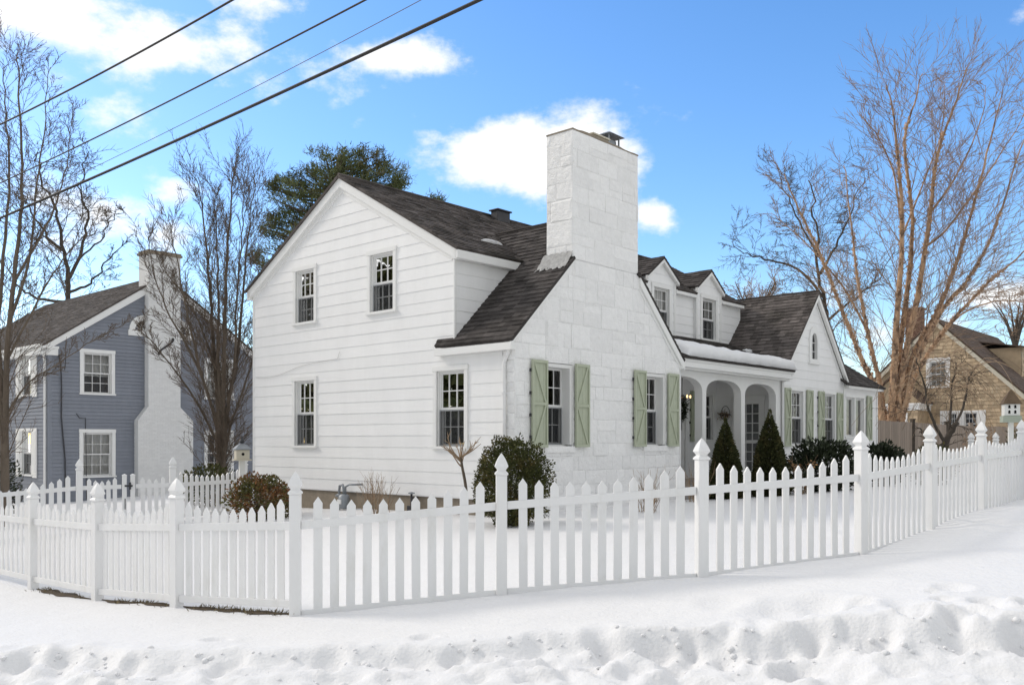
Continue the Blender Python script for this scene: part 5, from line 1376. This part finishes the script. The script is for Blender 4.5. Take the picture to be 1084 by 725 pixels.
# dark spreading tree behind the right gable
YR = 46; st_ = []
for pts, r0, r1, dy in (
    ([(884, 420), (878, 350), (870, 310), (866, 270), (862, 230), (860, 190)], .30, .04, 0), ([(872, 315), (845, 285), (815, 275), (790, 268), (772, 258)], .15, .02, -1), ([(868, 290), (885, 260), (900, 225), (915, 190)], .16, .02, 1),
    ([(866, 270), (846, 235), (832, 205), (824, 175)], .12, .02, 1.5), ([(875, 340), (900, 320), (925, 300), (945, 270)], .14, .02, -1), ([(873, 320), (850, 312), (835, 320), (822, 330)], .09, .015, -.5)):
    st_.append((px(pts, YR, [0, dy * .4, dy * .8, dy, dy * 1.3]), r0 * .55, r1 * .7))
tb = at(884, 420, YR); tb.z = gz(tb.x, tb.y); st_[0][0].insert(0, tb)
bare_tree('bare_tree', 'dark spreading bare tree behind the steep right gable, left of the birch', tb, st_, 'dark_bark', 'dark_twig',
          dict(n=(28, 9, 6), **{'from': (.2, .15, .2)}, ang=((30, 75), (25, 65), (25, 60)), len=(.32, .5, .45), taper=(.3, .3, .2), r=(.28, .5, .55), rmin=.011, up=(.02, .02, .0), wob=.18), 18, jit=.2)
# small far crowns right of the dormers
for i, (x, y, Yf, s) in enumerate(((797, 318, 70, 1), (1075, 330, 75, 1.2))):
    st_ = []; rg0 = random.Random(40 + i)
    for k in range(9):
        dx = rg0.uniform(-26, 26) * s; st_.append((px([(x, y + 40), (x + dx * .4, y + 10), (x + dx, y - 14 * s + rg0.uniform(-8, 8))], Yf, [0, rg0.uniform(-1, 1), rg0.uniform(-2, 2)]), .14, .02))
    tb = at(x, y + 40, Yf); tb.z = gz(tb.x, tb.y); st_.append(([tb, at(x, y + 42, Yf), at(x + 2, y + 5, Yf)], .25, .08))
    bare_tree('bare_tree', ('small brownish bare treetop far away between the dormers and the right gable', 'far bare treetop above the tan house roof at the right edge')[i], tb, st_, 'dark_bark', 'birch_twig',
              dict(n=(9, 7, 4), **{'from': (.2, .1, .2)}, ang=((20, 60), (25, 65), (25, 60)), len=(.4, .5, .45), taper=(.2, .3, .2), r=(.4, .5, .55), rmin=.02, up=(.04, .02, .0), wob=.15), 50 + i)

# weeping cherry by the board fence
YW = 29.0; st_ = [(px([(1000, 492), (998, 478), (1004, 462), (1012, 448)], YW), .15, .08), (px([(1004, 462), (1006, 440), (1008, 415), (1012, 385)], YW, [0, .3, .5, .6]), .055, .02),
    (px([(1000, 468), (990, 450), (982, 430), (978, 405), (970, 380)], YW, [0, -.3, -.5, -.6]), .06, .02), (px([(1008, 455), (1020, 430), (1024, 405), (1032, 388)], YW, [0, .2, .5, .6]), .05, .02), (px([(998, 475), (985, 465), (972, 452)], YW), .04, .02)]
tb = at(1000, 492, YW); tb.z = gz(tb.x, tb.y); st_[0][0].insert(0, tb)
wc, wp, rg = bare_tree('weeping_tree', 'bare weeping ornamental tree with a twisted trunk in front of the board fence', tb, st_, 'dark_bark', 'dark_twig',
    dict(n=(9, 5, 3), **{'from': (.45, .2, .2)}, ang=((40, 80), (25, 60), (20, 50)), len=(.45, .5, .5), taper=(.2, .2, .2), r=(.35, .5, .6), rmin=.009, up=(.0, -.10, -.12), wob=.15), 23, jit=.05)
D_ = MB()
for k in range(95):
    sp = wp[rg.choice((1, 1, 2, 3))][0]; p, d = along(sp, rg.uniform(.5, 1)); a_ = rg.random() * 6.28; o = V(math.cos(a_), math.sin(a_), .75); l = rg.uniform(.7, 1.7); pts = [p]; v = o.normalized() * .28; q = p.copy()
    for i in range(9): q = q + v * (l / 1.4); v = v + V(0, 0, -.075) + unit(rg) * .02; pts.append(q.copy())
    D_.tube(pts, [.012 - .0008 * i for i in range(10)], 3, cap=False, rnd=rg.random())
D_.build('drooping_branches', M['dry_twig'], wc)

# big pine behind the white house
YP = 35.0
tb = at(345, 480, YP); tb.z = gz(tb.x, tb.y)
pine = thing('pine_tree', 'big dark green pine whose crown rises behind the main gable of the white house', 'tree', tb)
rg = random.Random(77); T, N_ = MB(), MB()
T.tube(smooth_path([V(0, 0, -.2), V(.1, 0, 4), at(352, 260, YP) - tb, at(362, 165, YP) - tb]), [.4 - .015 * i for i in range(16)], 9)
LOBES = [(372, 192, 52, 30), (402, 190, 30, 24), (350, 178, 34, 20), (418, 203, 18, 16), (330, 212, 34, 26), (305, 208, 22, 18), (310, 240, 26, 18), (290, 247, 18, 12), (298, 226, 16, 12), (282, 283, 17, 11), (345, 240, 40, 30), (300, 262, 20, 10), (385, 168, 22, 12), (320, 190, 16, 10), (272, 272, 10, 7), (293, 196, 10, 7), (385, 230, 40, 26), (462, 212, 5, 4)]
for (x, y, hw, hh) in LOBES:
    n = int(5 + hw * hh * .032)
    depth = hw / F_PX * YP
    for k in range(n):
        a_ = rg.random() * 6.28; rr_ = rg.random() ** .5
        cx_, cy_ = x + hw * rr_ * math.cos(a_), y + hh * rr_ * math.sin(a_)
        c = at(cx_, cy_, YP + rg.uniform(-1, 1) * depth * .8) - tb
        trunk_p = V(.3, 0, max(3, c.z - .5)); dirn = (c - trunk_p); dirn.normalize()
        if k % 3 == 0: T.tube([trunk_p, trunk_p.lerp(c, .55) + V(0, 0, -.15), c], [.06, .035, .015], 4, cap=False)
        cl = rg.uniform(.25, .5); rn = rg.random()
        for j in range(60):
            p = c + unit(rg) * cl * rg.random() ** .6 * 1.0; p.z = c.z + (p.z - c.z) * .65
            d = (unit(rg) + V(0, 0, .5) + dirn * .5).normalized(); l = rg.uniform(.12, .26); e = d.cross(unit(rg)); e = e.normalized() * rg.uniform(.010, .020) if e.length > .01 else V(.01, 0, 0)
            N_.face([p - e, p + e, p + d * l + e * .3, p + d * l - e * .3], min(1, max(0, rn * .6 + rg.random() * .4)))
T.build('trunk', M['bark'], pine, smooth=True); N_.build('crown', M['pine'], pine)

# ------------------------------------------------------------------ shrubs
def leaf(mb, p, d, l, w, rg, rn):
    e = d.cross(unit(rg)); e = e.normalized() * w if e.length > .01 else V(w, 0, 0)
    mb.face([p, p + d * l * .5 + e, p + d * l, p + d * l * .5 - e], rn)
def round_shrub(name, label, base, rx, ry, h, n, l, w, mt, seed, cat='shrub', lump=.22, lumps=2.2, stems=9, twig='dark_twig', fill=.55, parent_extra=None, group=None, zc=.52):
    rg = random.Random(seed); base = Vector(base); base.z = gz(base.x, base.y) - .03
    root = thing(name, label, cat, base, 0, group); L_, S = MB(), MB()
    for k in range(n):
        d = unit(rg); 
        q = 1 + lump * mnoise.noise(d * lumps + Vector((seed, 0, 0))) + .5 * lump * mnoise.noise(d * lumps * 2.7 + Vector((0, seed, 0)))
        r = q * (1 - fill * rg.random() ** 2.2)
        p = V(d.x * rx * r, d.y * ry * r, h * zc + d.z * h * (1 - zc if d.z > 0 else zc) * r)
        if p.z < 0: continue
        o = (d + unit(rg) * .75 + V(0, 0, .25)).normalized()
        leaf(L_, p, o, l * rg.uniform(.6, 1.3), w * rg.uniform(.7, 1.2), rg, rg.random())
    for k in range(stems):
        a_ = rg.random() * 6.28; e = rg.random() * .75
        S.tube(wander(V(rg.uniform(-.08, .08), rg.uniform(-.08, .08), -.1), V(math.cos(a_) * e, math.sin(a_) * e, 1), h * rg.uniform(.7, 1.0), 5, rg, .02, .12), [.016, .014, .011, .009, .006, .004], 4, cap=False)
    S.build('stems', M[twig], root); L_.build('foliage', M[mt], root)
    return root
def onpx(x, Y): p = at(x, 467, Y); return V(p.x, p.y, 0)
round_shrub('boxwood_shrub', 'large rounded boxwood at the corner of the stone wing', onpx(543, 15.7), .64, .62, 1.50, 22000, .045, .014, 'boxwood', 3, lump=.30, lumps=3.0, stems=14, fill=.6)
round_shrub('red_leaf_shrub', 'reddish brown leafy shrub at the left end of the gable wall', onpx(276, 19.6), .66, .6, .98, 5200, .07, .02, 'redleaf', 6, lump=.35, lumps=2.4, fill=.6, stems=16)
round_shrub('rhododendron', 'dark broad leaved shrub under the shuttered windows of the right gable', onpx(872, 23.0), .86, .6, 1.3, 4600, .13, .03, 'rhodo', 7, lump=.4, stems=12, fill=.6)
round_shrub('rhododendron', 'smaller dark broad leaved shrub just right of the fence post at the bend', onpx(934, 25.0), .6, .5, 1.2, 2800, .13, .03, 'rhodo', 8, lump=.35, stems=10, fill=.6)
round_shrub('evergreen_shrub', 'dark green shrub at the foot of the weeping tree', onpx(988, 23.5), .55, .5, 1.05, 2200, .09, .02, 'boxwood', 9, lump=.35, stems=8)
round_shrub('evergreen_shrub', 'low dark green yew under the bare tree, behind the back picket fence', onpx(222, 23.2), .75, .5, 1.05, 2600, .09, .018, 'boxwood', 10, lump=.3, stems=8)
round_shrub('evergreen_shrub', 'narrow dark shrub at the left picture edge in front of the blue house', onpx(3, 21.8), .38, .35, 1.75, 1600, .09, .022, 'rhodo', 11, lump=.35, stems=8)
round_shrub('evergreen_shrub', 'half hidden green shrub beside the birdhouse post at the right edge', onpx(1088, 24.5), .6, .5, 1.4, 1800, .10, .022, 'boxwood', 13, lump=.35, stems=8)

def cone_spruce(label, base, r, h, seed):
    rg = random.Random(seed); base = Vector(base); base.z = gz(base.x, base.y) - .05
    root = thing('dwarf_spruce', label, 'shrub', base, 0, 'conical dwarf spruces by the porch'); L_, T = MB(), MB()
    T.tube([V(0, 0, -.1), V(0, 0, h * .9)], [.05, .008], 6)
    for k in range(17000):
        f = 1 - math.sqrt(rg.random()); a_ = rg.random() * 6.283
        prof = (1 - f) ** .80 * (1 - .30 * math.exp(-f * 14))
        q = 1 + .17 * mnoise.noise((math.cos(a_) * 1.6, math.sin(a_) * 1.6 + seed, f * 5)) + .13 * mnoise.noise((math.cos(a_) * 4, math.sin(a_) * 4, f * 13 + seed))
        rr_ = r * prof * q * (1 - .75 * rg.random() ** 2.2); p = V(rr_ * math.cos(a_), rr_ * math.sin(a_), .04 + f * h * .98)
        d = (V(math.cos(a_), math.sin(a_), .55) + unit(rg) * .6).normalized()
        leaf(L_, p, d, rg.uniform(.05, .10), .017, rg, rg.random())
    for k in range(220):
        f = rg.uniform(.88, 1.06); a_ = rg.random() * 6.283; rr_ = .035 * r / .5 * max(.1, (1.1 - f) * 7)
        leaf(L_, V(rr_ * math.cos(a_), rr_ * math.sin(a_), f * h), (V(math.cos(a_) * .5, math.sin(a_) * .5, 1) + unit(rg) * .3).normalized(), rg.uniform(.04, .08), .012, rg, rg.random())
    T.build('trunk', M['dark_bark'], root); L_.build('foliage', M['spruce'], root)
s1, s2 = onpx(768, 22), onpx(815, 22.3)
cone_spruce('left and slightly shorter of the two conical dwarf spruces by the porch', s1, .50, at(768, 441, 22).z - gz(s1.x, s1.y) - .12, 3)
cone_spruce('right and taller of the two conical dwarf spruces by the porch', s2, .56, at(815, 433, 22.3).z - gz(s2.x, s2.y) - .10, 4)

def twig_clump(name, label, base, n, h, spread, seed, mt='dry_twig', leaves=0, r=.006, fork=2, lm='dead_leaf', group=None):
    rg = random.Random(seed); base = Vector(base); base.z = gz(base.x, base.y) - .03
    root = thing(name, label, 'shrub', base, 0, group); S, L_ = MB(), MB()
    for k in range(n):
        a_ = rg.random() * 6.283; e = spread * rg.random(); o = V(rg.gauss(0, .12), rg.gauss(0, .1), -.05)
        pts = wander(o, V(math.cos(a_) * e, math.sin(a_) * e, 1), h * rg.uniform(.5, 1.05), 6, rg, .02, .07)
        S.tube(pts, [r * (1 - .1 * i) for i in range(7)], 4, cap=False, rnd=rg.random())
        for q in range(fork):
            p, d = along(pts, rg.uniform(.35, .9)); S.tube(wander(p, d + unit(rg) * .6, h * rg.uniform(.15, .35), 3, rg, .05, .1), [r * .6, r * .5, r * .4, r * .3], 3, cap=False, rnd=rg.random())
        for q in range(leaves):
            p, d = along(pts, rg.uniform(.4, 1)); leaf(L_, p, (unit(rg) + V(0, 0, -.4)).normalized(), rg.uniform(.05, .1), .022, rg, rg.random())
    S.build('stems', M[mt], root)
    if leaves: L_.build('dry_leaves', M[lm], root)
twig_clump('bare_shrub', 'clump of bare tan stems between the gas meter and the tap', onpx(398, 18.6), 46, .98, .62, 3)
twig_clump('bare_shrub', 'thin bare stems in front of the right window of the stone wall', onpx(685, 17.4), 34, .95, .75, 4, mt='dry_twig')
twig_clump('bare_shrub', 'bare stems left of the first dwarf spruce, below the porch', onpx(738, 20.5), 30, .95, .6, 5, mt='dry_twig')
twig_clump('bare_shrub', 'dried hydrangea stems with brown leaves, right of the taller dwarf spruce', onpx(850, 22.2), 26, 1.0, .6, 6, leaves=7)
twig_clump('bare_shrub', 'brown leafed winter shrub under the tan house windows', onpx(1040, 33), 40, 1.9, .7, 7, leaves=9, r=.012)
# little pollarded tree by the large gable window
p = onpx(488, 16.3); p.z = gz(p.x, p.y)
root = thing('pruned_tree', 'little hard pruned bare tree under the large gable window', 'tree', p); rg = random.Random(8)
zt_ = at(488, 483, 16.3).z - p.z; T, B = MB(), MB()
T.tube(smooth_path([V(.1, 0, -.1), V(.09, 0, zt_ * .5), V(.02, 0, zt_ * .85), V(0, 0, zt_)]), [.034 - .0009 * i for i in range(16)], 7)
for k in range(13):
    a_ = k / 13 * 6.283 + rg.random() * .4; e = rg.uniform(.5, 1.5); st0 = V(0, 0, zt_ - rg.random() * .18)
    pts = wander(st0, V(math.cos(a_) * e, math.sin(a_) * e, .8), rg.uniform(.28, .52), 5, rg, .04, .16); B.tube(pts, [.015, .013, .011, .009, .007, .005], 5, cap=True)
    for q in range(3):
        s_, d = along(pts, rg.uniform(.4, .95)); B.tube(wander(s_, d + unit(rg) * .7 + V(0, 0, .3), rg.uniform(.08, .2), 3, rg, .05, .12), [.007, .006, .005, .003], 4)
T.build('trunk', M['bark'], root, smooth=True); B.build('crown', M['dry_twig'], root)

# little clods thrown up by the plough along the broken foot of the bank
mb = MB(); rg = random.Random(31)
for k in range(230):
    x = rg.uniform(-5.6, 6.2); y = float(edge_y(np.array([x]))[0]) - abs(rg.gauss(.1, .28)); r = min(.034, .008 + rg.expovariate(95)); c = V(x, y, gz(x, y) - r * .1)
    rows = [[mb.vert(c + V(r * math.sin(p) * math.cos(t) * rg.uniform(.75, 1.25), r * math.sin(p) * math.sin(t) * rg.uniform(.75, 1.25), r * .8 * math.cos(p))) for t in (0, 1.05, 2.09, 3.14, 4.19, 5.24)] for p in (.5, 1.2, 1.9, 2.7)]
    for i in range(3):
        for j in range(6): mb.idx((rows[i][j], rows[i + 1][j], rows[i + 1][(j + 1) % 6], rows[i][(j + 1) % 6]))
    mb.idx(rows[0])
o = mb.build('snow_clods', M['snow'], None, smooth=True); tag(o, 'crumbs of ploughed snow along the street edge', 'snow', None, 'stuff')
# bare soil where the snow has drawn back from the foot of the left panels
mb = MB()
for i in (2, 3, 4):
    A, B = Vector(FP[i]), Vector(FP[i + 1]); n = Vector((B.y - A.y, -(B.x - A.x), 0)).normalized(); N = 34; row = []
    for k in range(N + 1):
        f = .06 + .90 * k / N; q = A.lerp(B, f); w = max(.004, (.05 + .10 * mnoise.noise((i * 2.7, f * 6, 4))) * min(1, min(k, N - k) / 5)); pr = []
        for d in (-w * 1.3, 0, w):
            p = q + n * d; p.z = gz(p.x, p.y) + (.020 if d == 0 else .006); pr.append(mb.vert(p))
        row.append(pr)
    for k in range(N):
        for j in range(2): mb.idx((row[k][j], row[k + 1][j], row[k + 1][j + 1], row[k][j + 1]))
struct(mb.build('bare_soil', M['soil'], None, smooth=True))
# dead grass showing under the left stretch of fence
mb = MB(); rg = random.Random(5)
for k in range(1500):
    i = rg.choice((2, 3, 3, 4, 4)); f = rg.random()
    if mnoise.noise((i * 3.1, f * 5, 2)) < -.05: continue
    A, B = Vector(FP[i]), Vector(FP[i + 1]); q = A.lerp(B, f)
    n = Vector((B.y - A.y, -(B.x - A.x), 0)).normalized(); q = q + n * rg.gauss(-.02, .05); q.z = gz(q.x, q.y) - .02
    d = (V(0, 0, 1) + unit(rg) * 1.3).normalized(); leaf(mb, q, d, rg.uniform(.04, .10), .006, rg, rg.random())
o = mb.build('grass', M['grass'], None); tag(o, 'dead grass showing along the foot of the left fence panels', 'grass', None, 'stuff')

# woods round the neighbourhood, beyond both edges of the view (they show as the dark reflections in the panes)
mb = MB(); rg = random.Random(99)
def wood(x0, y0, x1, y1, n, h0, h1):
    for k in range(n):
        f = rg.random(); x = x0 + (x1 - x0) * f + rg.gauss(0, 2.5); y = y0 + (y1 - y0) * f + rg.gauss(0, 2.5); h = rg.uniform(h0, h1); z = -1.0
        mb.tube([V(x, y, z), V(x + rg.gauss(0, .2), y, z + h * .6), V(x + rg.gauss(0, .3), y, z + h)], [.22, .13, .03], 5, cap=False, rnd=rg.random())
        for j in range(46):
            t = rg.uniform(.18, 1); r = h * .26 * (1.08 - t) * rg.uniform(.3, 1.1); a_ = rg.random() * 6.283
            p = V(x + r * math.cos(a_), y + r * math.sin(a_), z + h * t); d = V(math.cos(a_), math.sin(a_), rg.uniform(-.4, .6)).normalized()
            leaf(mb, p - d * .8, d, rg.uniform(1.4, 2.4), rg.uniform(.3, .6), rg, rg.random())
wood(-46, -8, -60, 42, 150, 13, 20)
wood(44, 0, 70, 40, 130, 11, 17)
wood(-70, 95, 80, 100, 110, 6, 9)
o = mb.build('distant_wood', M['spruce'], None); tag(o, 'far dark wood beyond the neighbouring houses', 'wood', None, 'stuff')
